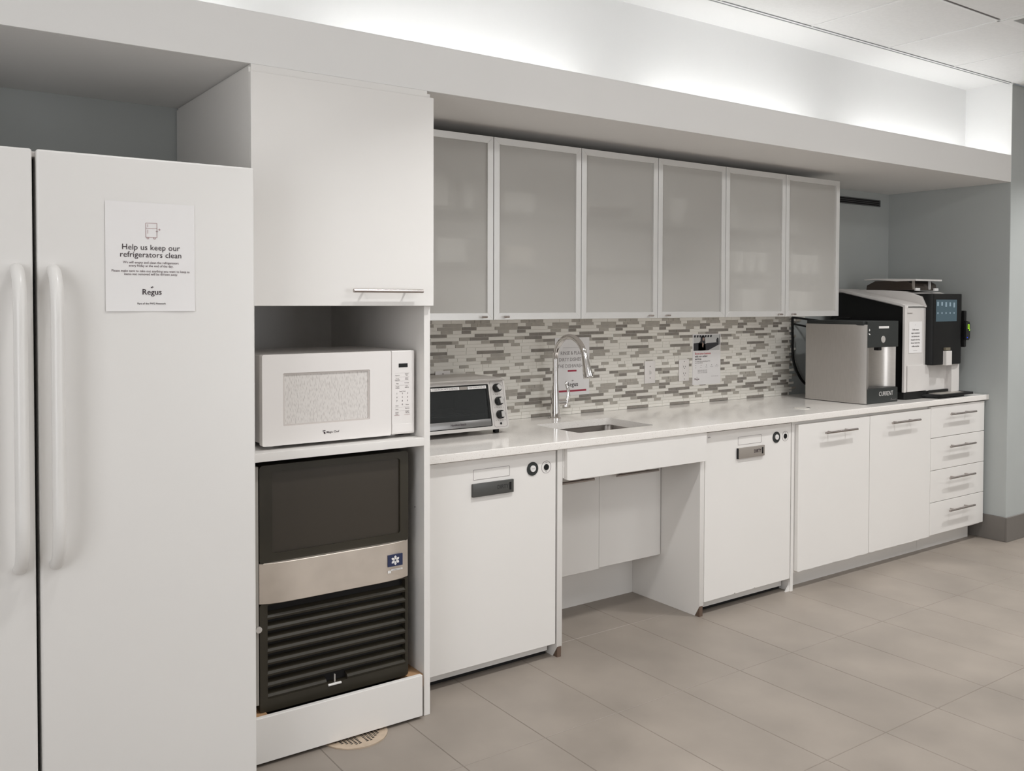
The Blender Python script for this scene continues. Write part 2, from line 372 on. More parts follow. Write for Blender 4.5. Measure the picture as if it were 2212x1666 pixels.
# ------------------------------------------------------------------ setting: ceiling
Y_C0 = -0.147
ce = struct(box('ceiling', RX0, RX1, RY0, Y_C0, Z_CEIL+0.012, Z_CEIL+0.06, BLACKM), 'white suspended ceiling of square tiles in a thin grid')
gx = [-0.09+0.6165*k for k in range(-8, 13)]
gy = [Y_C0, -0.695, -1.305, -1.915, -2.525, -3.135, -3.745]
tb = 0.012
VENT_CELL = (gx.index(min(gx, key=lambda q: abs(q-1.143))), 1)
def in_cell(x, y, i, j): return gx[i] < x < gx[i+1] and gy[j+1] < y < gy[j]
cell_mesh = {}
for i in range(len(gx)-1):
    for j in range(len(gy)-1):
        x0, x1, y1, y0 = gx[i]+tb*.3, gx[i+1]-tb*.3, gy[j]-tb*.3, gy[j+1]+tb*.3
        if (i, j) == VENT_CELL: continue
        if any(in_cell(x, y, i, j) for x, y in FILL_PANELS): continue
        if x1 < RX0 or x0 > RX1: continue
        k = (round(x1-x0, 4), round(y1-y0, 4))
        if k not in cell_mesh: cell_mesh[k] = boxmesh('ceiling_tile', k[0], k[1], 0.012, CEILT, 0.003)
        child_mesh('ceiling_tile', cell_mesh[k], ((x0+x1)/2, (y0+y1)/2, Z_CEIL+0.010), ce)
for x in gx:
    if RX0 < x < RX1: box('grid_bar', x-tb/2, x+tb/2, RY0, Y_C0, Z_CEIL-0.0045, Z_CEIL+0.004, TBAR, ce)
for y in gy[1:]:
    box('grid_bar', RX0, RX1, y-tb/2, y+tb/2, Z_CEIL-0.0045, Z_CEIL+0.004, TBAR, ce)
# thin dark strip beside the second runner
box('dark_strip', RX0, 1.130, gy[1]-0.016, gy[1]-0.006, Z_CEIL-0.0025, Z_CEIL-0.0012, mat('strip_dark', (0.10, 0.085, 0.08), 0.7), ce)

# ------------------------------------------------------------------ setting: soffit and light cove
so = struct(thing('soffit', 'white soffit with a light cove running above the cabinets', 'soffit', (-1.0, 0.0, Z_SOF))); del so['category']
SL = -4.58
box('soffit_board', SL, X_R-0.001, Y_TALL+0.020, Y_WALL-0.001, Z_SOF, Z_SOF+0.018, TRIMW, so)
box('fascia', SL, X_R-0.001, Y_TALL, Y_TALL+0.020, Z_SOF, Z_FAS, TRIMW, so, 0.0015, 1)
box('cove_back', SL, X_R-0.001, 0.135, 0.155, Z_SOF+0.018, 2.703, COVEW, so)
box('cove_top', SL, X_R-0.001, Y_TALL-0.002, 0.155, 2.703, 2.72, COVEW, so)
box('cove_end', X_R-0.004, X_R-0.001, Y_TALL+0.001, 0.135, Z_FAS-0.12, 2.703, COVEW, so)
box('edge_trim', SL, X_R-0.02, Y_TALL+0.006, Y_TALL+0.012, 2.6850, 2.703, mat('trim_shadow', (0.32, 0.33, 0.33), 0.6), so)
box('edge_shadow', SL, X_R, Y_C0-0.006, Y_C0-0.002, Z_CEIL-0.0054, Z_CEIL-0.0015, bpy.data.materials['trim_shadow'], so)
box('edge_angle', SL, X_R, Y_C0-0.001, Y_TALL+0.004, Z_CEIL-0.004, 2.703, TBAR, so)
for k, x in enumerate(TUBES):
    t = thing('cove_light', 'fluorescent tube lamp lying hidden in the cove, %s from the right wall' % ['fifth', 'fourth', 'third', 'second', 'first'][k], 'lamp', (x, 0.02, Z_SOF+0.018), 'cove lamps')
    box('housing', x-0.62, x+0.62, -0.015, 0.055, Z_SOF+0.018, Z_SOF+0.055, TRIMW, t, 0.004)
    tube('tube', [(x-0.575, 0.02, Z_SOF+0.085), (x+0.575, 0.02, Z_SOF+0.085)], 0.013, TUBEM, t, 10)
    for s in (-1, 1): box('lamp_holder', x+s*0.585-0.012, x+s*0.585+0.012, 0.005, 0.035, Z_SOF+0.055, Z_SOF+0.105, PLASTIC, t)

# ------------------------------------------------------------------ ceiling fixtures
def lamp(name, kind, x, y, z, size, watts, parent, size_y=None, spread=180):
    ld = bpy.data.lights.new(name, 'AREA'); ld.shape = kind; ld.size = size
    if size_y: ld.size_y = size_y
    ld.energy = watts; ld.color = LIGHT_COL; ld.spread = math.radians(spread)
    o = bpy.data.objects.new(name, ld); C.objects.link(o); o.parent = parent; o.location = Vector((x, y, z))-ORG[parent]; return o
names = ['above the refrigerator', 'above the toaster oven', 'above the base cabinet doors', 'in front of the right wall', 'at the far right of the room']
for k, (x, y) in enumerate(DOWNLIGHTS):
    t = thing('downlight', 'small round recessed ceiling downlight ' + names[k], 'lamp', (x, y, Z_CEIL), 'ceiling downlights')
    b = nb(); O = [(x+0.085*math.cos(a*math.pi/12), y+0.085*math.sin(a*math.pi/12)) for a in range(24)]; I = [(x+0.068*math.cos(a*math.pi/12), y+0.068*math.sin(a*math.pi/12)) for a in range(24)]
    addframe(b, 'z', O, I, Z_CEIL-0.008, Z_CEIL-0.002); obj('trim_ring', b, TBAR, t)
    disc('lens', (x, y, Z_CEIL-0.004), (0, 0, 1), 0.068, 0.002, LAMPG, t)
    lamp('downlight_lamp', 'DISK', x, y, Z_CEIL-0.012, 0.13, DOWNLIGHT_W[k], t, spread=115)
names = ['at the far left of the room', 'to the right of the camera', 'in the middle of the room', 'on the right side of the room', 'at the far right end of the room']
for k, (x, y) in enumerate(FILL_PANELS):  # unseen light panels added to raise the soft ambient light
    i = max(q for q in range(len(gx)) if gx[q] < x); j = max(q for q in range(len(gy)) if gy[q] > y)
    x0, x1, y0, y1 = gx[i]+.008, gx[i+1]-.008, gy[j+1]+.008, gy[j]-.008; xc, yc = (x0+x1)/2, (y0+y1)/2
    t = thing('ceiling_fill_panel', 'square white unseen ceiling panel added for fill light ' + names[k], 'lamp', (xc, yc, Z_CEIL), 'added fill light panels')
    b = nb(); addframe(b, 'z', [(x1, y1), (x0, y1), (x0, y0), (x1, y0)], [(x1-.03, y1-.03), (x0+.03, y1-.03), (x0+.03, y0+.03), (x1-.03, y0+.03)], Z_CEIL-0.004, Z_CEIL+0.01); obj('frame', b, TBAR, t)
    box('diffuser', x0+.03, x1-.03, y0+.03, y1-.03, Z_CEIL+0.002, Z_CEIL+0.006, LAMPG, t)
    lamp('fill_panel_lamp', 'RECTANGLE', xc, yc, Z_CEIL-0.008, 0.52, FILL_PANEL_W[k], t, 0.52)
i, j = VENT_CELL
x0, x1, y0, y1 = gx[i]+.008, gx[i+1]-.008, gy[j+1]+.008, gy[j]-.008
t = thing('ceiling_vent', 'square grey air return grille set in the white ceiling grid', 'vent', ((x0+x1)/2, (y0+y1)/2, Z_CEIL))
b = nb(); addframe(b, 'z', [(x1, y1), (x0, y1), (x0, y0), (x1, y0)], [(x1-.035, y1-.035), (x0+.035, y1-.035), (x0+.035, y0+.035), (x1-.035, y0+.035)], Z_CEIL-0.006, Z_CEIL+0.01); obj('frame', b, TBAR, t)
box('backing', x0+.03, x1-.03, y0+.03, y1-.03, Z_CEIL+0.009, Z_CEIL+0.0115, mat('vent_back', (0.16, 0.165, 0.16), 0.7), t)
n = 14
for k in range(n):
    y = y0+.045+(y1-y0-.09)*k/(n-1)
    addb = nb(); addprism(addb, [(y-.012, Z_CEIL+.008), (y-.010, Z_CEIL+.009), (y+.012, Z_CEIL-.003), (y+.010, Z_CEIL-.004)], 'x', x0+.035, x1-.035); obj('slat', addb, mat('vent_slat', (0.42, 0.43, 0.42), 0.5) if k == 0 else bpy.data.materials['vent_slat'], t)

# ------------------------------------------------------------------ backsplash mosaic
Z0M, ROWS = Z_CT, 31; PZ = (1.343-Z_CT)/ROWS
YT = Y_WALL-0.009
bs = struct(box('backsplash', -1.495, 1.40, YT+0.0015, Y_WALL-0.0005, Z0M, 1.343, T_GROUT), 'mosaic backsplash of white and grey glass strips above the counter')
tiles = []
rnd = random.Random(11)
# a mosaic sheet 0.305 m wide is repeated along the wall, as the real one is
SHEET = 0.305; sheet = []
for r in range(20):
    x = rnd.uniform(0, 0.15); row = []; tot = 0; last = None
    while tot < SHEET-0.02:
        L = rnd.choice([0.048, 0.048, 0.075, 0.10, 0.148]); L = min(L, SHEET-tot)
        if SHEET-tot-L < 0.03: L = SHEET-tot
        c = rnd.choices([0, 1, 2], [0.50, 0.29, 0.21])[0]
        if last == 0 and c == 0 and rnd.random() < 0.35: c = 1
        if last in (1, 2) and rnd.random() < 0.25: c = 0
        row.append((tot, L, c)); tot += L; last = c
    sheet.append((x, row))
for r in range(ROWS):
    off, row = sheet[(r*7) % 20]
    off += 0.06*((r*5) % 4)
    xs = -1.495-0.6+off
    end = 1.385 + 0.075*((r*37) % 5)/4 + (0.10 if r > 27 else 0)
    while xs < end:
        for a, L, c in row:
            p0, p1 = max(xs+a, -1.495), min(xs+a+L, end)
            if p1-p0 > 0.012: tiles.append((p0, p1, r, c))
        xs += SHEET
def cand(t):
    x = (t[0]+t[1])/2; d = (Vector((x, YT, Z0M+t[2]*PZ))-CAM).length
    vis = x > -1.0 and not (x < -0.62 and t[2] < 13) and not (x > 1.15 and t[2] > 29)
    return (1 if vis else 0, (t[1]-t[0])/d**2 + (0.004 if t[3] else 0))
tiles.sort(key=cand, reverse=True)
tm = {}; TM = [T_WHITE, T_LIGHT, T_DARK]; gj = 0.0017
for p0, p1, r, c in tiles[:300]:
    L = round(p1-p0, 4); k = (L, c)
    if k not in tm:
        bm = addbox(nb(), -L/2+gj/2, L/2-gj/2, -0.0035, 0.0035, -PZ/2+gj/2, PZ/2-gj/2, 0.0007, 1); me = bpy.data.meshes.new('tile'); bm.to_mesh(me); bm.free(); me.materials.append(TM[c]); tm[k] = me
    child_mesh('tile', tm[k], ((p0+p1)/2, YT+0.0025, Z0M+(r+.5)*PZ), bs)
bm = nb()
for p0, p1, r, c in tiles[300:]:
    addbox(bm, p0+gj/2, p1-gj/2, YT-0.001, YT+0.006, Z0M+r*PZ+gj/2, Z0M+(r+1)*PZ-gj/2, 0, 1, c)
o = obj('tile_field', bm, TM, bs, smooth=False); o['kind'] = 'stuff'

# ------------------------------------------------------------------ handles
def bar_handle(parent, x0, x1, yface, z, name='handle', r=0.0058, stand=0.032, inset=0.045):
    y = yface-stand
    h = tube(name, [(x0, y, z), (x1, y, z)], r, BARM, parent, 12)
    for x in (x0+inset, x1-inset): tube('post', [(x, yface+0.0005, z), (x, y, z)], r*0.62, BARM, h, 8)
    return h

# ------------------------------------------------------------------ refrigerator
XF0, XF1, YF, ZF = -3.085, -2.176, -0.350, 1.777; XG = -2.7175
fr = thing('refrigerator', 'white side-by-side refrigerator with two long curved handles', 'refrigerator', ((XF0+XF1)/2, 0.10, 0))
box('body', XF0+0.012, XF1-0.006, YF+0.075, 0.55, 0.03, ZF-0.022, FRIDGE, fr, 0.006)
box('base_grille', XF0+0.02, XF1-0.01, YF+0.05, 0.5, 0.0, 0.075, DGREY, fr)
def fridge_door(x0, x1, hx, bow):
    # door skin slightly bowed, with soft rounded edges
    bm = nb(); addbox(bm, x0, x1, YF, YF+0.068, 0.085, ZF, 0.006, 4)
    d = obj('door', bm, FRIDGE, fr, wn=True)
    z0, z1, st = 0.752, 1.497, 0.060; rr = 0.0155
    path = [(hx, YF+0.004, z1-0.012), (hx, YF-0.012, z1-0.016), (hx, YF-0.032, z1-0.030), (hx, YF-0.050, z1-0.062), (hx, YF-st, z1-0.115), (hx, YF-st, z1-0.20),
            (hx, YF-st, z0+0.20), (hx, YF-st, z0+0.115), (hx, YF-0.050, z0+0.062), (hx, YF-0.032, z0+0.030), (hx, YF-0.012, z0+0.016), (hx, YF+0.004, z0+0.012)]
    sp = smoothpath(path, 4); n = len(sp)
    tube('handle', sp, rr, FRIDGE, d, 16)
    return d
d_left = fridge_door(XF0, XG-0.0045, -2.7575, 0); d_right = fridge_door(XG+0.0045, XF1, -2.6785, 0)
box('gasket', XG-0.03, XG+0.03, YF+0.066, YF+0.076, 0.09, ZF-0.01, DGREY, fr)
box('hinge_cover', XG-0.05, XG+0.05, YF+0.02, YF+0.11, ZF-0.018, ZF-0.004, PLASTIC, fr, 0.003)
box('scuff_strip', XF1-0.0005, XF1+0.0005, YF+0.02, YF+0.03, 0.94, 0.945, INKG, fr)

# notice on the refrigerator door
nx, nz, nw, nh = -2.4495, 1.5235, 0.221, 0.279; ny = YF-0.0012
nt_ = thing('paper_notice', 'white paper notice asking to keep refrigerators clean, taped on the door', 'notice', (nx, ny, nz-nh/2))
bm = nb()
cols, rowsn = 8, 10; grid = [[None]*(rowsn+1) for _ in range(cols+1)]
for i in range(cols+1):
    for j in range(rowsn+1):
        u, v = i/cols, j/rowsn
        lift = 0.0016*max(0, (v-.85)/.15)*math.sin(u*3.1) + 0.0018*max(0, (.08-v)/.08)*(0.5+0.5*math.sin(u*9)) + 0.0012*max(0, (.06-u)/.06)
        grid[i][j] = bm.verts.new((nx-nw/2+u*nw, ny-0.0002-lift, nz-nh/2+v*nh))
for i in range(cols):
    for j in range(rowsn): bm.faces.new((grid[i][j], grid[i+1][j], grid[i+1][j+1], grid[i][j+1]))
obj('sheet', bm, PAPER, nt_)
ft = front(ny-0.0012)
bm = nb()
addtext(bm, 'Help us keep our', ft, nx, 1.5478, 0.0205, bold=0.0); addtext(bm, 'refrigerators clean', ft, nx, 1.5288, 0.0205, bold=0.0)
obj('heading', bm, INK, nt_)
bm = nb()
for s, z in (('We will empty and clean the refrigerators', 1.5090), ('every friday at the end of the day.', 1.5005), ('Please make sure to take out anything you want to keep as', 1.4870), ('items not removed will be thrown away.', 1.4790)):
    addtext(bm, s, ft, nx, z, 0.0087, bold=0.0, sx=0.93)
obj('body_text', bm, mat('ink_plum', (0.06, 0.02, 0.03), 0.7), nt_)
def regus(bm, ftf, x, z, size, sub=None):
    for dx in (-.012, .012): addtext(bm, 'Regus', (lambda u, v, dx=dx: ftf(u+dx*size, v)+Vector((0, -dx*.004, 0))), x, z, size, sx=1.0)
    s = size
    addpoly(bm, ftf, [(x-.16*s, z+.62*s), (x-.02*s, z+.50*s), (x+.03*s, z+.55*s), (x-.10*s, z+.69*s)])
    addpoly(bm, ftf, [(x+.02*s, z+.52*s), (x+.08*s, z+.52*s), (x+.08*s, z+.78*s), (x+.02*s, z+.76*s)])
    addpoly(bm, ftf, [(x+.15*s, z+.60*s), (x+.24*s, z+.60*s), (x+.24*s, z+.69*s), (x+.15*s, z+.69*s)])
bm = nb(); regus(bm, ft, nx+0.001, 1.4330, 0.0205); obj('logo', bm, INK, nt_)
bm = nb(); addtext(bm, 'Part of the IWG Network', ft, nx, 1.4035, 0.0066, bold=0.015); obj('footer', bm, INK, nt_)
bm = nb(); lw = 0.0009
def line(bm, ftf, a, b, wd):
    a, b = Vector(a), Vector(b); d = (b-a).normalized(); n_ = Vector((-d.y, d.x))*wd/2
    addpoly(bm, ftf, [a-n_, b-n_, b+n_, a+n_])
ix0, ix1, iz0, iz1 = -2.4625, -2.4350, 1.5745, 1.6110
for a, b in (((ix0, iz1), (ix1, iz1)), ((ix0, iz0), (ix1, iz0)), ((ix0, iz0), (ix0, iz1)), ((ix1, iz0), (ix1, iz1)), ((ix0, 1.5975), (ix1, 1.5975)),
             ((ix0+.005, 1.6005), (ix0+.005, 1.608)), ((ix0+.005, 1.584), (ix0+.005, 1.594)), ((ix0+.003, iz0-.004), (ix0+.007, iz0-.004)), ((ix1-.008, iz0-.004), (ix1-.004, iz0-.004)),
             ((ix0+.003, iz0), (ix0+.003, iz0-.004)), ((ix0+.007, iz0), (ix0+.007, iz0-.004)), ((ix1-.008, iz0), (ix1-.008, iz0-.004)), ((ix1-.004, iz0), (ix1-.004, iz0-.004)),
             ((ix1-.003, 1.590), (ix1+.003, 1.590)), ((ix1, 1.587), (ix1, 1.593)), ((ix1+.003, 1.595), (ix1+.009, 1.595)), ((ix1+.006, 1.592), (ix1+.006, 1.598))):
    line(bm, ft, a, b, lw)
obj('icon', bm, PINK, nt_)

# ------------------------------------------------------------------ tall cabinet
XT0, XT1 = -2.118, -1.497
tc = thing('tall_cabinet', 'tall white cabinet with an upper door over open microwave and ice maker bays', 'cabinet', ((XT0+XT1)/2, 0.2, 0))
box('side_panel', XT0, XT0+0.010, Y_TALL, 0.632, 0, 2.108, WHITE, tc, 0.001, 1)
box('side_panel', XT1-0.024, XT1, Y_TALL, 0.632, 0, 2.108, WHITE, tc, 0.001, 1)
box('top_panel', XT0+0.006, XT1-0.014, Y_TALL-0.004, 0.632, 2.085, Z_SOF-0.001, WHITE, tc)
box('back_panel', XT0+0.010, XT1-0.024, 0.612, 0.632, 0.0, 2.085, WHITE, tc)
box('shelf', XT0+0.010, XT1-0.024, Y_TALL-0.002, 0.612, 0.924, 0.951, WHITE, tc, 0.001, 1)
box('shelf', XT0+0.010, XT1-0.024, Y_TALL+0.004, 0.612, 1.398, 1.417, WHITE, tc)
box('kick_board', XT0+0.001, -1.535, Y_TALL-0.016, Y_TALL+0.002, 0.010, 0.149, WHITE, tc, 0.0015, 1)
box('cleat', XT0+0.011, XT0+0.055, Y_TALL+0.006, 0.02, 0.10, 0.143, WOOD, tc); box('cleat', -1.575, XT1-0.025, Y_TALL+0.006, 0.05, 0.10, 0.143, WOOD, tc)
box('bay_floor', XT0+0.011, XT1-0.025, Y_TALL+0.03, 0.612, 0.085, 0.1, BLACKM, tc)  # coloured black to stand for the shadow beneath the ice maker
d = box('upper_door', -2.119, -1.4955, Y_TALL-0.0215, Y_TALL-0.0025, 1.396, 2.091, WHITE, tc, 0.0012, 1)
bar_handle(d, -1.803, -1.554, Y_TALL-0.0215, 1.4445, inset=0.049, r=0.0062, stand=0.030)
disc('screw_hole', (XT1-0.0242, -0.078, 0.704), (-1, 0, 0), 0.0025, 0.0006, HOLE, tc, 8)

# ------------------------------------------------------------------ microwave
ZM0, ZM1, YM = 0.9625, 1.2455, -0.100
mw = thing('microwave', 'white countertop microwave oven with striped window on the cabinet shelf', 'microwave', (-1.80, 0.1, 0.951))
box('body', -2.058, -1.534, YM+0.028, 0.31, ZM0+0.004, ZM1-0.002, PLASTIC, mw, 0.004)
bm = nb(); addframe(bm, 'y', roundrect(-2.066, -1.6235, ZM0, ZM1, 0.006), roundrect(-1.999, -1.7015, 1.0215, 1.1865, 0.004), YM+0.001, YM+0.026)
dm = obj('door', bm, PLASTIC, mw)
box('window_screen', -2.002, -1.698, YM+0.007, YM+0.010, 1.019, 1.189, MWS, dm)
bm = nb(); addframe(bm, 'y', roundrect(-2.000, -1.7005, 1.0205, 1.1875, 0.004), roundrect(-1.994, -1.706, 1.0265, 1.1815, 0.003), YM+0.0035, YM+0.0068)
obj('window_gasket', bm, mat('pale_gasket', (0.62, 0.57, 0.54), 0.5), dm)
bm = nb(); addtext(bm, 'Magic Chef', front(YM), -1.834, 0.9915, 0.0092, bold=0.008, sx=1.05)
ftm = front(YM); addpoly(bm, ftm, [(-1.866, .994), (-1.860, .993), (-1.859, .987), (-1.863, .986)]); addpoly(bm, ftm, [(-1.870, .9975), (-1.860, .9985), (-1.859, .9965), (-1.868, .9955)])
obj('lettering', bm, INK, dm)
cp = box('control_panel', -1.6215, -1.534, YM+0.001, YM+0.026, ZM0+0.001, ZM1, PLASTIC, mw, 0.004)
box('display', -1.5950, -1.5615, YM-0.0002, YM+0.003, 1.1893, 1.2020, BLACK, cp)
box('release_button', -1.6185, -1.537, YM+0.0, YM+0.004, ZM0+0.006, 0.9985, PLASTIC, cp, 0.001, 1)
bm = nb(); f_ = front(YM+0.0004)
def kz(z): return z
for s, u, z in (('Popcorn', -1.600, 1.1620), ('Dinner\nPlate', -1.5645, 1.1640), ('Frozen\nVegetables', -1.600, 1.1490), ('Baked\nPotato', -1.5645, 1.1500), ('Pizza', -1.600, 1.1345), ('Beverage', -1.5645, 1.1360), ('Weight\nDefrost', -1.600, 1.1215), ('Time\nDefrost', -1.5645, 1.1230),
                ('Speed Cook', -1.581, 1.1080), ('Clock', -1.602, 1.0600), ('Power', -1.5625, 1.0625), ('Timer', -1.602, 1.0475), ('Memory', -1.5625, 1.0500)):
    addtext(bm, s, f_, u, z, 0.0046, bold=0.02)
for r, z in enumerate((1.1005, 1.0880, 1.0755)):
    for c_, u in enumerate((-1.602, -1.5815, -1.562)): addtext(bm, str(r*3+c_+1), f_, u, z, 0.0072, bold=0.03)
addtext(bm, '0', f_, -1.5815, 1.0635, 0.0072, bold=0.03)
for s, u, z in (('STOP', -1.602, 1.0370), ('Clear', -1.602, 1.0325), ('START', -1.5625, 1.0390), ('+30 sec', -1.5625, 1.0345)): addtext(bm, s, f_, u, z, 0.0050, bold=0.03)
obj('lettering', bm, INKG, cp)
bm = nb()
for z in (1.1695, 1.1565, 1.1420, 1.1285, 1.0545, 1.0425): addquad(bm, f_, -1.609, -1.555, z, z+0.0005)
obj('rule_lines', bm, mat('rule_grey', (0.42, 0.39, 0.37), 0.6), cp)
bm = nb(); addquad(bm, f_, -1.612, -1.592, 1.0275, 1.0285); addquad(bm, f_, -1.574, -1.553, 1.0280, 1.0288); obj('rule_red', bm, PINK, cp)
for x in (-2.02, -1.59):
    for y in (-0.03, 0.26): disc('foot', (x, y, 0.951), (0, 0, 1), 0.016, 0.0155, LABELW, mw, 12)

# ------------------------------------------------------------------ ice maker
im = thing('ice_maker', 'dark under-counter ice maker with a stainless band and louvred grille', 'ice maker', (-1.82, 0.1, 0.10))
XI0, XI1, YI = -2.081, -1.566, -0.112
box('body', XI0+0.006, XI1-0.004, YI+0.03, 0.45, 0.125, 0.907, OLIVE, im, 0.006)
for x in (XI0+0.03, XI1-0.03):
    for y in (-0.03, 0.40): disc('foot', (x, y, 0.10), (0, 0, 1), 0.015, 0.026, BLACKM, im, 10)
bm = nb(); addframe(bm, 'y', roundrect(XI0, XI1, 0.604, 0.907, 0.012), roundrect(-2.041, -1.597, 0.632, 0.885, 0.010), YI, YI+0.034)
bd = obj('bin_door', bm, OLIVE, im)
box('door_panel', -2.045, -1.593, YI+0.007, YI+0.030, 0.628, 0.889, OLIVED, bd, 0.003)
# stainless band with rounded ends, bowed forward
pts = []; n = 18
for k in range(n+1):
    u = k/n; x = XI0+u*(XI1-XI0); pts.append((x, YI-0.016+0.020*abs(2*u-1)**7))
pts += [(XI1, YI+0.02), (XI0, YI+0.02)]
bnd = prism('stainless_band', pts, 'z', 0.4795, 0.606, BANDM, im, 0.0025)
yb = YI-0.0165
bg = box('badge', -1.652, -1.597, yb-0.0012, yb+0.004, 0.529, 0.568, BLUEB, bnd)
bm = nb(); f_ = front(yb-0.0016); cx, cz = -1.6245, 0.5485
for k in range(6):
    a = math.radians(60*k+30); ca, sa = math.cos(a), math.sin(a)
    P = [(0.002, 0), (0.007, .0036), (0.0125, .0042), (0.0165, 0), (0.0125, -.0042), (0.007, -.0036)]
    addpoly(bm, f_, [(cx+p*ca-q*sa, cz+p*sa+q*ca) for p, q in P])
obj('flower_emblem', bm, LABELW, bg)
bm = nb(); addquad(bm, f_, -1.653, -1.641, 0.5080, 0.5170); addquad(bm, f_, -1.640, -1.598, 0.5150, 0.5200); obj('badge_strip', bm, LABELW, bnd)
bm = nb(); addquad(bm, front(yb-0.0019), -1.636, -1.602, 0.5170, 0.5178); obj('badge_text', bm, INK, bnd)
gr = obj('grille_frame', addframe(nb(), 'y', roundrect(XI0, XI1, 0.142, 0.4795, 0.010), roundrect(-2.056, -1.577, 0.182, 0.474, 0.004), YI+0.002, YI+0.034), OLIVE, im)
box('grille_backing', -2.06, -1.572, YI+0.0245, YI+0.031, 0.18, 0.476, BLACKM, gr)
for k in range(8):
    z = 0.4365-0.0352*k
    prof = [(YI+0.024, z+0.012), (YI+0.006, z+0.006), (YI+0.001, z-0.001), (YI+0.003, z-0.008), (YI+0.012, z-0.008), (YI+0.024, z+0.004)]
    if k < 7: prism('slat', prof, 'x', -2.057, -1.576, OLIVE, gr)
    else:
        prism('slat', prof, 'x', -2.057, -1.862, OLIVE, gr); prism('slat', prof, 'x', -1.790, -1.576, OLIVE, gr)
box('latch', -1.858, -1.812, YI-0.004, YI+0.012, 0.1745, 0.181, LABELW, gr, 0.002)
box('latch_pin', -1.834, -1.831, YI+0.004, YI+0.010, 0.181, 0.207, SILVER, gr)
box('side_panel', XI0-0.013, XI0-0.003, YI+0.002, 0.44, 0.17, 0.905, mat('grey_side', (0.33, 0.31, 0.28), 0.5), im)
disc('side_knob', (XI0-0.0045, YI+0.001, 0.405), (0, -1, 0), 0.010, 0.006, SILVER, im, 12)

# ------------------------------------------------------------------ floor drain
dn = thing('floor_drain', 'round brass floor drain grate partly under the tall cabinet kick board', 'drain', (-1.772, -0.118, 0))
bm = nb(); N = 40
O = [(-1.772+0.110*math.cos(2*math.pi*k/N), -0.118+0.110*math.sin(2*math.pi*k/N)) for k in range(N)]; I = [(-1.772+0.100*math.cos(2*math.pi*k/N), -0.118+0.100*math.sin(2*math.pi*k/N)) for k in range(N)]
addframe(bm, 'z', O, I, -0.001, 0.0042); obj('rim', bm, BEIGE, dn)
disc('plate', (-1.772, -0.118, -0.001), (0, 0, 1), 0.1, 0.0040, BEIGE, dn, 40)
bm = nb()
for i in range(-7, 8):
    for j in range(-9, 10):
        x, y = i*0.0125, j*0.0095
        if x*x+y*y < 0.083**2 and abs(i) > 0:
            addquad(bm, lambda u, v: Vector((u, v, 0.0034)), -1.772+x-.0042, -1.772+x+.0042, -0.118+y-.0026, -0.118+y+.0026)
obj('drain_holes', bm, HOLE, dn)

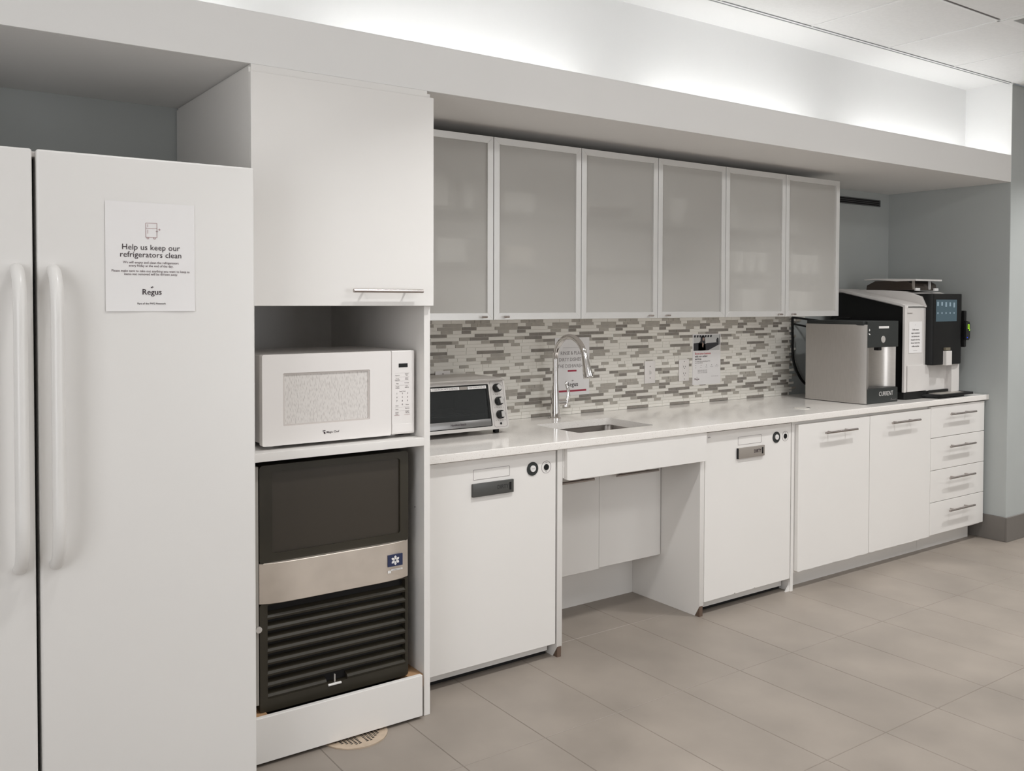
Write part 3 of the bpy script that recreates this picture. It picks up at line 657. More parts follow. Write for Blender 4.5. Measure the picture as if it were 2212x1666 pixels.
# ------------------------------------------------------------------ dishwashers
def dishwasher(x0, x1, label, light_tag, taglabel, group):
    t = thing('dishwasher', label, 'dishwasher', ((x0+x1)/2, 0.3, 0), group)
    box('tub', x0+0.004, x1-0.004, 0.022, 0.58, 0.075, 0.822, BLACKM, t)
    if light_tag:      # chipped lower edge
        pts = [(x0, 0.064), (x0+.006, .0605), (x0+.20, .062), (x0+.205, .068), (x0+.208, .062), (x0+.34, .063), (x0+.344, .067), (x0+.348, .063), (x1, .064), (x1, .8255), (x0, .8255)]
    else:
        pts = [(x0, .058), (x1, .058), (x1, .8265), (x0, .8265)]
    d = prism('door', pts, 'y', 0.0, 0.020, WHITE, t, 0.0012, 1)
    box('kick_plate', x0+0.004, x1-0.004, 0.048, 0.060, 0.018, 0.078, WHITE, t)
    box('kick_shade', x0+0.004, x1-0.004, 0.062, 0.56, 0.0, 0.074, BLACKM, t)  # solid black block standing for the shade below and behind the kick plate
    box('top_strip', x0, x1, 0.004, 0.03, 0.8285, 0.8325, ALU, t)
    f_ = front(-0.0006)
    cx = x0+0.458
    bm = nb(); hx0, hx1, hz0, hz1 = x0+0.218, x0+0.383, 0.7505, 0.789
    addframe(bm, 'y', roundrect(hx0, hx1, hz0, hz1, 0.004), roundrect(hx0+.0012, hx1-.0012, hz0+.0012, hz1-.0012, 0.003), -0.0008, 0.001); obj('pocket_outline', bm, INKG, d)
    dl = disc('dial', (x0+0.490, 0.0005, 0.7655), (0, -1, 0), 0.0265, 0.0035, DGREY, d, 28); disc('dial_cap', (x0+0.490, -0.003, 0.7665), (0, -1, 0), 0.0125, 0.004, LABELW, dl, 20)
    bm = nb(); addtext(bm, 'START', front(-0.0074), x0+0.490, 0.7665, 0.0055); obj('dial_text', bm, INKG, dl)
    bm = nb(); O = [(x0+0.5575+0.0235*math.cos(a*math.pi/14), 0.7655+0.0245*math.sin(a*math.pi/14)) for a in range(28)]; I = [(x0+0.5575+0.0222*math.cos(a*math.pi/14), 0.7655+0.0232*math.sin(a*math.pi/14)) for a in range(28)]
    addframe(bm, 'y', O, I, -0.0008, 0.001); bt = obj('button_ring', bm, INKG, d)
    disc('power_button', (x0+0.5575, 0.0005, 0.7650), (0, -1, 0), 0.0118, 0.003, BLACK, d, 20)
    bm = nb(); addtext(bm, 'ON', f_, x0+0.5575, 0.7825, 0.005); addtext(bm, 'OFF', f_, x0+0.5575, 0.7475, 0.005); obj('button_text', bm, INKG, d)
    bm = nb(); addtext(bm, 'asko', f_, x0+0.026, 0.804, 0.0095, bold=0.02); obj('maker_text', bm, INKG, d)
    m_ = thing('status_magnet', taglabel, 'sign', (x0+0.305, -0.001, 0.689), 'clean or dirty magnets on the dishwashers')
    mx0, mx1 = x0+0.2105, x0+0.3955
    bm = nb(); addbox(bm, mx0, mx1, -0.0105, -0.0005, 0.6885, 0.738, 0.002, 2); obj('plate', bm, GREYM if light_tag else CHARC, m_)
    box('slider', mx1-0.020, mx1-0.013, -0.0125, -0.0102, 0.7005, 0.7295, BLACK, m_)
    bm = nb(); addtext(bm, 'DIRTY', front(-0.0110), mx0+0.134, 0.7150, 0.0205, bold=0.03, sx=0.9); obj('lettering', bm, INK if light_tag else mat('faint_ink', (0.03, 0.03, 0.03), 0.6), m_)
    if light_tag: box('end_cap', mx0-0.0012, mx0+0.002, -0.0106, -0.0006, 0.689, 0.7375, BLACK, m_)
    return t
dishwasher(-1.451, -0.8455, 'white built-in dishwasher between the tall cabinet and the sink', False, 'dark charcoal status magnet on the dishwasher nearest the tall cabinet', 'dishwashers')
dishwasher(0.0015, 0.6035, 'white built-in dishwasher right of the sink knee space', True, 'grey status magnet reading DIRTY on the right dishwasher', 'dishwashers')

# ------------------------------------------------------------------ accessible sink cabinet
sc = thing('sink_cabinet', 'white open sink cabinet with apron, knee space and two recessed doors', 'cabinet', (-0.42, 0.2, 0))
def end_panel(parent, x0, x1, chip):
    pts = [(0.0, 0.0), (0.0, 0.832), (0.60, 0.832), (0.60, 0.0)]
    p = prism('side_panel', [(0.0, chip), (0.0, 0.832), (0.60, 0.832), (0.60, 0.0), (0.028 if chip else 0.001, 0.0)], 'x', x0, x1, WHITE, parent)
    if chip: prism('chip_core', [(0.0015, 0.0), (0.0015, chip-0.003), (0.027, 0.0)], 'x', x0+0.003, x1-0.003, CHIPM, parent)
    return p
end_panel(sc, -0.8375, -0.8125, 0.045); end_panel(sc, -0.029, -0.0025, 0.05)
ap = prism('apron', [(-0.805, 0.7085), (-0.792, 0.7035), (-0.010, 0.7035), (-0.010, 0.8325), (-0.805, 0.8325)], 'y', -0.021, -0.001, WHITE, sc, 0.0012, 1)
box('apron_box', -0.8115, -0.793, -0.0005, 0.10, 0.712, 0.8325, WHITE, sc)
box('under_box', -0.8115, -0.031, 0.262, 0.43, 0.235, 0.70, WHITE, sc)
d1 = box('recess_door', -0.810, -0.4105, 0.243, 0.261, 0.2235, 0.712, WHITE, sc, 0.001, 1)
d2 = box('recess_door', -0.4095, -0.0330, 0.243, 0.261, 0.2290, 0.712, WHITE, sc, 0.001, 1)
bar_handle(d1, -0.735, -0.470, 0.243, 0.637, r=0.0062, stand=0.034); bar_handle(d2, -0.338, -0.082, 0.243, 0.637, r=0.0062, stand=0.034)
box('knee_back', -0.8115, -0.030, 0.436, 0.450, 0, 0.832, WHITE, sc)

# ------------------------------------------------------------------ base cabinet with two doors
bc = thing('base_cabinet', 'white base cabinet with two wide doors whose bottom edges are chipped', 'cabinet', (1.2, 0.3, 0))
end_panel(bc, 0.6085, 0.6275, 0)
prism('loose_edge', [(0.578, 0.0), (0.612, 0.0), (0.612, 0.062), (0.606, 0.03)], 'y', 0.004, 0.012, WHITE, bc)
box('body', 0.629, 1.801, 0.001, 0.60, 0.088, 0.832, WHITE, bc)
box('toe_kick', 0.629, 1.801, 0.056, 0.60, 0.0, 0.088, WHITE, bc)
def chipped_door(x0, x1, zb, zt, seed):
    rr = random.Random(seed); pts = [(x0, zt), (x0, zb+0.004)]
    x = x0+0.008
    while x < x1-0.01:
        pts.append((x, zb+rr.choice([0, 0, .0005, .0015, .003, -.0008, .001]))); x += rr.uniform(0.006, 0.03)
    pts += [(x1, zb+0.002), (x1, zt)]
    return prism('door', pts[::-1], 'y', -0.020, -0.001, WHITE, bc)
da = chipped_door(0.634, 1.2205, 0.0945, 0.8155, 3); db = chipped_door(1.2245, 1.8015, 0.0945, 0.8165, 5)
bar_handle(da, 0.806, 1.068, -0.020, 0.7655, inset=0.06); bar_handle(db, 1.378, 1.645, -0.020, 0.7715, inset=0.06)

# ------------------------------------------------------------------ drawer cabinet
dc = thing('drawer_cabinet', 'white four-drawer base cabinet at the right end of the counter', 'cabinet', (2.09, 0.3, 0))
box('body', 1.8035, 2.376, 0.001, 0.60, 0.088, 0.832, WHITE, dc)
box('toe_kick', 1.8035, 2.355, 0.056, 0.60, 0.0, 0.088, WHITE, dc)
for z0, z1, hz in ((0.650, 0.8265, 0.778), (0.4665, 0.647, 0.593), (0.285, 0.4635, 0.413), (0.1005, 0.282, 0.2275)):
    d = box('drawer', 1.8055, 2.383, -0.020, -0.001, z0, z1, WHITE, dc, 0.0012, 1)
    bar_handle(d, 1.957, 2.230, -0.020, hz, inset=0.06)

# ------------------------------------------------------------------ countertop with sink cut-out
XC0, XC1, YC0, YC1 = XT1+0.001, X_R-0.001, -0.030, Y_WALL-0.011
SX0, SX1, SY0, SY1 = -0.637, -0.200, 0.112, 0.420
ct = None
bm = nb()
inner = roundrect(SX0, SX1, SY0, SY1, 0.022, 5)          # 24 points, starting at the right-top corner
n = len(inner); outer = []
for k in range(n):
    c, q = divmod(k, 6); X_ = [XC1, XC0, XC0, XC1][c]; Y_ = [YC1, YC1, YC0, YC0][c]
    # spread the outer points a little along the edges so the ring has no degenerate faces
    if c == 0: p = (XC1, YC1-(5-q)*0.02) if q < 5 else (XC1, YC1)
    elif c == 1: p = (XC0+(5-q)*0.02, YC1) if q < 5 else (XC0, YC1)
    elif c == 2: p = (XC0, YC0+(5-q)*0.02) if q < 5 else (XC0, YC0)
    else: p = (XC1-(5-q)*0.02, YC0) if q < 5 else (XC1, YC0)
    outer.append(p)
addframe(bm, 'z', outer, inner, Z_CT-CT_T, Z_CT)
es = [ed for ed in bm.edges if all(abs(v.co.y-YC0) < 1e-6 for v in ed.verts) and abs(ed.verts[0].co.z-ed.verts[1].co.z) < 1e-6]
bmesh.ops.bevel(bm, geom=es, offset=0.003, segments=2, profile=0.5, affect='EDGES')
ct = tag(obj('countertop', bm, QUARTZ, wn=True), 'long pale speckled quartz countertop with a sink cut-out', 'countertop')

# sink
sk = thing('sink', 'stainless steel undermount sink basin set in the countertop', 'sink', (-0.42, 0.27, 0.66))
rim = roundrect(SX0-.012, SX1+.012, SY0-.012, SY1+.012, 0.03, 5); low = roundrect(SX0+.006, SX1-.006, SY0+.006, SY1-.006, 0.05, 5); flr = roundrect(SX0+.03, SX1-.03, SY0+.03, SY1-.03, 0.05, 5)
bm = nb(); L0 = [bm.verts.new((*p, Z_CT-CT_T-0.0005)) for p in roundrect(SX0-.03, SX1+.03, SY0-.03, SY1+.03, .04, 5)]
L1 = [bm.verts.new((*p, Z_CT-CT_T-0.0005)) for p in rim]; L2 = [bm.verts.new((*p, 0.70)) for p in low]; L3 = [bm.verts.new((*p, 0.675)) for p in flr]
for A, B in ((L0, L1), (L1, L2), (L2, L3)):
    for k in range(len(A)): bm.faces.new((A[k], A[(k+1) % len(A)], B[(k+1) % len(A)], B[k]))
bm.faces.new(L3); bmesh.ops.recalc_face_normals(bm, faces=bm.faces[:])
obj('basin', bm, mat('sink_steel', (0.34, 0.31, 0.29), 0.34, 1.0), sk)
disc('drain', (-0.42, 0.27, 0.6755), (0, 0, 1), 0.045, 0.003, STEEL, sk, 24)

# faucet
FX, FY = -0.432, 0.535
fa = thing('faucet', 'chrome gooseneck faucet with pull-down spray head behind the sink', 'faucet', (FX, FY, Z_CT))
tube('base', [(FX, FY, Z_CT), (FX, FY, Z_CT+.006), (FX, FY, Z_CT+.010), (FX, FY, Z_CT+.05), (FX, FY, Z_CT+.12), (FX, FY, Z_CT+.17)], [.0265, .0265, .0225, .0215, .0180, .0135], CHROME, fa, 24)
R = 0.108; zc = 1.143
path = [(FX, FY, Z_CT+.165), (FX, FY, 1.08)] + [tuple(p) for p in arc((FX, FY-R, zc), R, 0, 168, 20, (0, 1, 0), (0, 0, 1))]
tube('spout', path, 0.0132, CHROME, fa, 20)
e0 = Vector(path[-1]); dv = (Vector(path[-1])-Vector(path[-2])).normalized()
tube('spray_head', [e0-dv*.003, e0+dv*.004, e0+dv*.03, e0+dv*.075, e0+dv*.095, e0+dv*.098], [.0142, .0146, .0165, .0225, .0232, .0205], CHROME, fa, 20)
tube('valve', [(FX+.010, FY-.002, .940), (FX+.052, FY-.010, .940), (FX+.054, FY-.0102, .940)], [.0145, .0145, .012], CHROME, fa, 18)
hl = tube('lever', smoothpath([(FX+.056, FY-.011, .918), (FX+.060, FY-.012, .940), (FX+.067, FY-.014, .968), (FX+.066, FY-.014, 1.0), (FX+.056, FY-.012, 1.025), (FX+.060, FY-.013, 1.034)], 5), [.012]*6+[.010]*6+[.0085]*6+[.0075]*8, CHROME, fa, 12, flat=0.7)

# ------------------------------------------------------------------ toaster oven
to = thing('toaster_oven', 'stainless toaster oven with three black knobs on the countertop', 'toaster oven', (-1.08, 0.44, Z_CT))
TX0, TX1 = -1.290, -0.870
prof = [(0.287, 0.884), (0.331, 1.088), (0.345, 1.092), (0.60, 1.092), (0.605, 0.884)]
nrm = Vector((0, -(1.088-0.884), (0.331-0.287))).normalized(); vdir = Vector((0, 0.044, 0.204)).normalized(); o0 = Vector((0, 0.287, 0.884))
def tf(n_off): return lambda u, v: Vector((u, 0, 0)) + Vector((0, o0.y, o0.z)) + vdir*((v-0.884)*1.022) + nrm*n_off
def slab(bm, u0, u1, v0, v1, n0, n1, r=0.0):
    f0, f1 = tf(n0), tf(n1)
    q = [bm.verts.new(f(u, v)) for f in (f0, f1) for u, v in ((u0, v0), (u1, v0), (u1, v1), (u0, v1))]
    fs = [bm.faces.new([q[i] for i in ids]) for ids in ((0, 1, 2, 3), (7, 6, 5, 4), (0, 4, 5, 1), (1, 5, 6, 2), (2, 6, 7, 3), (3, 7, 4, 0))]
    bmesh.ops.recalc_face_normals(bm, faces=fs)
    if r: bmesh.ops.bevel(bm, geom=list(set(ed for f in fs for ed in f.edges)), offset=r, segments=2, profile=.5, affect='EDGES')
    return bm
# shell: open-fronted cavity box on the left, solid control pod on the right
bm = nb(); addprism(bm, [(0.31, 1.083), (0.331, 1.0885), (0.345, 1.092), (0.60, 1.092), (0.60, 1.083)], 'x', TX0, TX1-0.004); obj('top_panel', bm, SILVER, to)
box('left_panel', TX0, TX0+0.008, 0.335, 0.60, 0.886, 1.084, SILVER, to); box('back_panel', TX0+0.008, TX1-0.08, 0.592, 0.60, 0.886, 1.084, OVENIN, to)
box('bottom_panel', TX0, TX1-0.004, 0.300, 0.60, 0.884, 0.890, SILVER, to)
prism('control_pod', [(0.300, 0.889), (0.341, 1.082), (0.60, 1.082), (0.60, 0.890)], 'x', TX1-0.078, TX1-0.004, SILVER, to)
box('cavity_wall', TX1-0.082, TX1-0.078, 0.345, 0.592, 0.890, 1.082, OVENIN, to)
f0 = tf(0); bm = nb()
def frm(u, v, n_): return tf(n_)(u, v)
def slantframe(bm, outer, inner, n0, n1):
    n = len(outer); V = [[bm.verts.new(frm(u, v, q)) for u, v in loop] for q in (n0, n1) for loop in (outer, inner)]
    O0, I0, O1, I1 = V; fs = []
    for k in range(n):
        s = (k+1) % n
        fs += [bm.faces.new((O0[k], O0[s], I0[s], I0[k])), bm.faces.new((O1[s], O1[k], I1[k], I1[s])), bm.faces.new((O0[s], O0[k], O1[k], O1[s])), bm.faces.new((I0[k], I0[s], I1[s], I1[k]))]
    bmesh.ops.recalc_face_normals(bm, faces=fs)
slantframe(bm, roundrect(TX0, TX1, 0.884, 1.088, 0.014), roundrect(TX0+0.012, TX1-0.082, 0.897, 1.069, 0.006), -0.012, 0.004)
bz = obj('bezel', bm, SILVER, to)
bm = nb(); slantframe(bm, roundrect(TX1-.074, TX1-.008, .891, 1.082, .010), roundrect(TX1-.0728, TX1-.0092, .8922, 1.0808, .009), 0.0035, 0.0045); obj('pod_outline', bm, INKG, bz)
bm = nb(); slab(bm, TX0+.014, TX1-.084, .899, 1.067, -0.006, -0.002); dg = obj('glass_door', bm, OVG, to)
bm = nb(); slantframe(bm, roundrect(TX0+.0125, TX1-.0825, .8975, 1.0685, .005), roundrect(TX0+.020, TX1-.092, .899, 1.0525, .004), -0.0015, 0.001); obj('door_edge', bm, BLACK, dg)
bm = nb(); slab(bm, TX0+.016, TX1-.088, .900, .928, 0.0012, 0.006, 0.001); obj('door_rail', bm, mat('grey_rail', (0.24, 0.235, 0.23), 0.3, 0.6), dg)
bm = nb(); addtext(bm, 'Hamilton Beach', tf(0.0064), -1.118, .9135, 0.0115, bold=0.02, sx=1.0); obj('lettering', bm, INK, dg)
bm = nb(); slab(bm, -1.226, -1.092, 1.0515, 1.0635, 0.0012, 0.0016); slab(bm, -1.052, -0.962, 1.0515, 1.0635, 0.0012, 0.0016); st = obj('warning_label', bm, LABELW, dg)
bm = nb(); slab(bm, -1.090, -1.054, 1.0515, 1.0635, 0.0012, 0.0016); obj('grey_label', bm, GREYM, dg)
bm = nb(); addtext(bm, '\u26a0 CAUTION: HOT SURFACE'.replace('\u26a0', '!'), tf(0.002), -1.159, 1.0575, 0.0105, bold=0.015, sx=0.92); addtext(bm, 'PUSH DOWN AFTER USE', tf(0.002), -1.007, 1.0575, 0.0080, bold=0.01, sx=0.9); obj('label_text', bm, INKG, dg)
for x in [TX0+.03+k*.026 for k in range(12)]: tube('rack_wire', [(x, .34, .945), (x, .585, .945)], .0015, CHROME, to, 6)
for y in (.338, .46, .585): tube('rack_rail', [(TX0+.01, y, .9445), (TX1-.083, y, .9445)], .002, CHROME, to, 6)
box('crumb_tray', TX0+.012, TX1-.084, .345, .585, .900, .903, OVENIN, to)
for z, rot in ((1.050, 35), (0.996, 10), (0.9415, 0)):
    u = TX1-0.0425 + (0.002 if z < 1.04 else -.001)
    c = tf(0.004)(u, z); kb = disc('knob', c, nrm, 0.0185, 0.017, BLACK, to, 24, 0.0170)
    bm = nb(); a = math.radians(rot); f1, f2 = tf(0.020), tf(0.026)
    P = [(.009, -.013), (.013, -.006), (.013, .006), (.009, .013), (-.004, .011), (-.004, -.011)]
    P = [(u+p*math.cos(a)-q*math.sin(a), z+p*math.sin(a)+q*math.cos(a)) for p, q in P]
    A = [bm.verts.new(f1(*p)) for p in P]; B = [bm.verts.new(f2(u+(p[0]-u)*.92, z+(p[1]-z)*.92)) for p in P]
    bm.faces.new(A[::-1]); bm.faces.new(B)
    for k in range(6): bm.faces.new((A[k], A[(k+1) % 6], B[(k+1) % 6], B[k]))
    bmesh.ops.recalc_face_normals(bm, faces=bm.faces[:]); obj('knob_grip', bm, KNOBG, kb)
bm = nb()
for z in (1.023, 0.969, 0.917):
    for k in range(5): addquad(bm, tf(0.0047), TX1-.064+k*.011, TX1-.060+k*.011, z, z+.0022)
obj('dial_marks', bm, INKG, bz)
disc('indicator_lamp', tf(0.0035)(TX1-.040, .905), nrm, .005, .002, BLACK, to, 12)
for x in (TX1-.040, TX0+.04):
    for y in (.325, .57): box('foot', x-.010, x+.010, y-.010, y+.010, Z_CT, .886, BLACK, to, .002)

# ------------------------------------------------------------------ wall plates, signs and posters
YP = YT-0.0012
def plate(name, label, cat, x0, x1, z0, z1):
    t = thing(name, label, cat, ((x0+x1)/2, YP, z0)); bm = nb(); addbox(bm, x0, x1, YP-.006, YP, z0, z1, .0022, 2); obj('cover_plate', bm, PLASTIC, t); return t
t = plate('light_switch', 'white single toggle light switch on the mosaic left of the outlet', 'switch', .2245, .2995, .9885, 1.1055); xc = .262
box('toggle_slot', xc-.0065, xc+.0065, YP-.0068, YP-.004, 1.033, 1.061, LABELW, t); prism('toggle', [(YP-.018, 1.038), (YP-.016, 1.046), (YP-.006, 1.055), (YP-.006, 1.040)], 'x', xc-.0042, xc+.0042, PLASTIC, t)
for z in (1.017, 1.077): disc('screw', (xc, YP-.0055, z), (0, -1, 0), .003, .0015, INKG, t, 10)
def outlet(label, x0, x1, z0, z1):
    t = plate('wall_outlet', label, 'outlet', x0, x1, z0, z1); xc = (x0+x1)/2; zc = (z0+z1)/2
    r = box('receptacle', xc-.0165, xc+.0165, YP-.0075, YP-.004, zc-.034, zc+.034, PLASTIC, t, .0015, 1)
    for zz in (zc+.018, zc-.018):
        for dx, hh in ((-.0065, .0045), (.0065, .0035)): box('slot', xc+dx-.0011, xc+dx+.0011, YP-.0078, YP-.0066, zz-hh+.002, zz+hh+.002, HOLE, r)
        disc('ground_hole', (xc, YP-.0066, zz-.008), (0, -1, 0), .0023, .0012, HOLE, r, 8)
    for zz in (zc-.047, zc+.047): disc('screw', (xc, YP-.0055, zz), (0, -1, 0), .003, .0012, INKG, t, 10)
    return t
outlet('white duplex wall outlet on the mosaic beside the poster', .4745, .5500, .988, 1.105)
t = plate('blank_plate', 'white wall plate on the mosaic behind the toaster oven', 'outlet', -1.0275, -.951, .99, 1.106)
disc('screw', (-.989, YP-.0055, 1.093), (0, -1, 0), .003, .0015, INKG, t, 10)

def sheet(name, label, x0, x1, z0, z1, y=YP, m=PAPER):
    t = thing(name, label, 'sign', ((x0+x1)/2, y, z0)); box('sheet', x0, x1, y-.0016, y, z0, z1, m, t); return t
t = sheet('dish_sign', 'white sign about rinsing dirty dishes behind the faucet, with red bars', -.361, -.147, .956, 1.2375)
f_ = front(YP-.0022); xc = -.2535
bm = nb()
for s, z in (('RINSE & PLACE', 1.1615), ('DIRTY DISHES IN', 1.1305), ('THE DISHWASHER', 1.0985)): addtext(bm, s, f_, xc-.001, z, .0245, sx=.90, bold=0.0)
obj('heading', bm, INKG, t)
bm = nb(); addquad(bm, f_, -.315, -.200, 1.1880, 1.1888); obj('rule', bm, INKG, t)
bm = nb(); addquad(bm, f_, -.283, -.228, 1.0715, 1.0795); addquad(bm, f_, -.340, -.166, .9735, .9825); obj('red_bars', bm, RED, t)
bm = nb(); regus(bm, f_, -.2535, 1.0090, .030); obj('logo', bm, INK, t)

t = sheet('poster', 'white poster with a photo print about boosting your business, right of the outlet', .580, .800, .962, 1.2375)
x0, z0 = .580, .962; W_, H_ = .220, .2755
def pp(u, v): return (x0+u*W_, z0+v*H_)
f_ = front(YP-.0020)
bm = nb(); addpoly(bm, f_, [pp(.03, .675), pp(.97, .675), pp(.97, .985), pp(.03, .985)]); ph = obj('photo_print', bm, mat('photo_light', (.55, .55, .54), .6), t)
f2 = front(YP-.0023); bm = nb()
addpoly(bm, f2, [pp(.03, .675), pp(.55, .675), pp(.93, .78), pp(.93, .83), pp(.50, .82), pp(.44, .80), pp(.20, .83), pp(.03, .82)])
addpoly(bm, f2, [pp(.20, .675), pp(.46, .675), pp(.44, .86), pp(.42, .95), pp(.36, .965), pp(.28, .95), pp(.27, .86), pp(.20, .82)])
for k in range(7): addpoly(bm, f2, [pp(.04+.095*k, .935), pp(.10+.095*k, .935), pp(.11+.095*k, .98), pp(.05+.095*k, .98)])
addpoly(bm, f2, [pp(.84, .83), pp(.93, .83), pp(.92, .91), pp(.87, .92), pp(.84, .88)]); addpoly(bm, f2, [pp(.945, .78), pp(.97, .78), pp(.97, .985), pp(.955, .985)])
obj('photo_shapes', bm, mat('photo_dark', (.035, .035, .04), .6), ph)
f3 = front(YP-.0026); bm = nb(); addpoly(bm, f3, [pp(.345, .87), pp(.40, .87), pp(.41, .92), pp(.37, .935), pp(.34, .91)]); addpoly(bm, f3, [pp(.33, .76), pp(.36, .73), pp(.385, .80), pp(.34, .85)]); obj('photo_skin', bm, mat('photo_skin', (.38, .27, .22), .6), ph)
bm = nb(); addtext(bm, 'Boost your business', f_, x0+.08*W_, z0+.615*H_, .0155, 'LEFT', .02, sx=.98); obj('heading_red', bm, REDT, t)
bm = nb(); addtext(bm, 'with our added', f_, x0+.08*W_, z0+.560*H_, .0155, 'LEFT', .02); addtext(bm, 'services', f_, x0+.08*W_, z0+.508*H_, .0155, 'LEFT', .02); obj('heading_black', bm, INK, t)
bm = nb()
for z, e_ in ((.462, .66), (.432, .45)): addtext(bm, 'From meeting rooms to mail handling and more' if e_ > .5 else 'ask our team to find out', f_, x0+.08*W_, z0+z*H_, .0072, 'LEFT', .02, sx=.85)
for k in range(5): addtext(bm, ['Mail', 'Phone', 'Rooms', 'Workspace', 'Membership'][k], f_, x0+(.11+.19*k)*W_, z0+(.338+.004*k)*H_, .0050, bold=.01); addquad(bm, f_, x0+(.10+.19*k)*W_, x0+(.12+.19*k)*W_, z0+(.375)*H_, z0+.390*H_)
for z in (.285, .262, .236): addtext(bm, 'Scan the code or talk to us today', f_, x0+.185*W_, z0+z*H_, .0068, 'LEFT', .01, sx=.8)
addtext(bm, 'Terms and conditions apply', f_, x0+.92*W_, z0+.155*H_, .0050, 'RIGHT'); obj('small_text', bm, INKG, t)
bm = nb(); regus(bm, f_, x0+.155*W_, z0+.115*H_, .0155); obj('logo', bm, mat('ink_wine', (.10, .03, .05), .7), t)

# ------------------------------------------------------------------ linear vent on the back wall
t = thing('wall_vent', 'narrow dark slot vent high on the blue-grey back wall', 'vent', (2.09, Y_WALL, 2.03))
bm = nb(); addframe(bm, 'y', [(2.305, 2.072), (1.80, 2.072), (1.80, 2.030), (2.305, 2.030)], [(2.300, 2.067), (1.805, 2.067), (1.805, 2.035), (2.300, 2.035)], Y_WALL-.010, Y_WALL-.0005); obj('frame', bm, mat('vent_frame', (.10, .105, .105), .6), t)
box('backing', 1.804, 2.301, Y_WALL-.002, Y_WALL-.0008, 2.034, 2.068, BLACKM, t)
for z in (2.046, 2.057): box('blade', 1.804, 2.301, Y_WALL-.008, Y_WALL-.004, z-.002, z+.002, mat('vent_blade', (.07, .072, .072), .6), t)

# ------------------------------------------------------------------ wall cabinets with frosted doors
ZU0, ZU1, YU = 1.3375, 2.0725, 0.226; DW_ = 0.4572
def glass_door(parent, x0, x1, knob_right):
    bm = nb(); fwid = 0.0275; g_ = 0.0016
    a0, a1, z0, z1 = x0+g_, x1-g_, ZU0, ZU1
    # four mitred aluminium profiles
    O = [(a0, z0), (a1, z0), (a1, z1), (a0, z1)]; I = [(a0+fwid, z0+fwid), (a1-fwid, z0+fwid), (a1-fwid, z1-fwid), (a0+fwid, z1-fwid)]
    d = None; m_ = 0.00025
    for k in range(4):
        s = (k+1) % 4
        P = [O[k], O[s], I[s], I[k]]
        c = (sum(p[0] for p in P)/4, sum(p[1] for p in P)/4)
        bm = nb(); addprism(bm, P, 'y', YU, YU+0.020, 0.0006, 1)
        if d is None: d = obj('door', bm, ALU, parent)
        else: obj('frame_profile', bm, ALU, d)
    bm = addbox(nb(), a0+fwid-.004, a1-fwid+.004, YU+0.009, YU+0.013, z0+fwid-.004, z1-fwid+.004); bm.normal_update()
    for f in bm.faces: f.material_index = 0 if f.normal.y < -.5 else 1
    obj('glass_pane', bm, [FROST, PANEB], d, smooth=False)
    kx = (a1-0.052) if knob_right else (a0+0.052)
    kb = tube('knob', [(kx, YU, z0+.012), (kx, YU-.016, z0+.012)], .004, BARM, d, 8); tube('knob_bar', [(kx-.012, YU-.017, z0+.012), (kx+.012, YU-.017, z0+.012)], .0042, BARM, d, 8)
    return d
wl = ['beside the tall cabinet', 'in the middle, above the sink', 'at the right end']
for k in range(3):
    x0 = -1.4472+k*2*DW_; x1 = x0+2*DW_
    t = thing('wall_cabinet', 'wall cabinet with two frosted glass doors ' + wl[k], 'cabinet', ((x0+x1)/2, .4, ZU0), 'frosted wall cabinets')
    box('side_panel', x0+.0005, x0+.018, YU+.021, Y_WALL-.001, ZU0+.006, ZU1-.002, WHITE, t); box('side_panel', x1-.018, x1-.0005, YU+.021, Y_WALL-.001, ZU0+.006, ZU1-.002, WHITE, t)
    box('top_panel', x0+.018, x1-.018, YU+.021, Y_WALL-.001, ZU1-.020, ZU1-.002, WHITE, t); box('bottom_panel', x0+.018, x1-.018, YU+.021, Y_WALL-.010, ZU0+.006, ZU0+.024, WHITE, t)
    box('back_panel', x0+.018, x1-.018, Y_WALL-.013, Y_WALL-.003, ZU0+.024, ZU1-.02, INSIDE, t)
    for z in (1.557, 1.776): box('shelf', x0+.0185, x1-.0185, YU+.045, Y_WALL-.014, z-.008, z+.008, SHELFM, t)
    glass_door(t, x0, x0+DW_, True); glass_door(t, x0+DW_, x1, False)

# things stored behind the frosted doors
def lathe(name, x, y, z, prof, m, seg=20):
    bm = nb(); rings = [[bm.verts.new((x+r*math.cos(2*math.pi*k/seg), y+r*math.sin(2*math.pi*k/seg), z+h)) for k in range(seg)] for r, h in prof]
    for a, b in zip(rings, rings[1:]):
        for k in range(seg): bm.faces.new((a[k], a[(k+1) % seg], b[(k+1) % seg], b[k]))
    bm.faces.new(rings[0][::-1]); bm.faces.new(rings[-1]); bmesh.ops.recalc_face_normals(bm, faces=bm.faces[:])
    return obj(name, bm, m)
S1, S2, S0 = 1.7855, 1.5665, ZU0+.0245
def ibox(label, x0, x1, z, h, m, y0=.30, d=.16):
    bm = nb(); addbox(bm, x0, x1, y0, y0+d, z, z+h, .004); addbox(bm, x0-.002, x1+.002, y0-.002, y0+d+.002, z+h*.78, z+h*.80+.001); return tag(obj('storage_box', bm, m), label, 'box', 'things behind the frosted glass')
def cup(label, x, z, r, h, m, y=.36, n=1):
    pr = [(r*.7, 0), (r*.98, h*.9), (r, h*.92), (r, h), (r*.9, h)]; return tag(lathe('cup', x, y, z, pr, m), label, 'cup', 'things behind the frosted glass')
def bowl(label, x, z, r, h, m, y=.38):
    pr = [(r*.4, 0), (r*.8, h*.4), (r, h*.9), (r, h), (r*.92, h), (r*.7, h*.45), (r*.3, h*.15)]; return tag(lathe('bowl', x, y, z, pr, m), label, 'bowl', 'things behind the frosted glass')
ibox('pale box on the upper shelf of the leftmost frosted door', -1.30, -1.18, S1, .125, CERAM, .275)
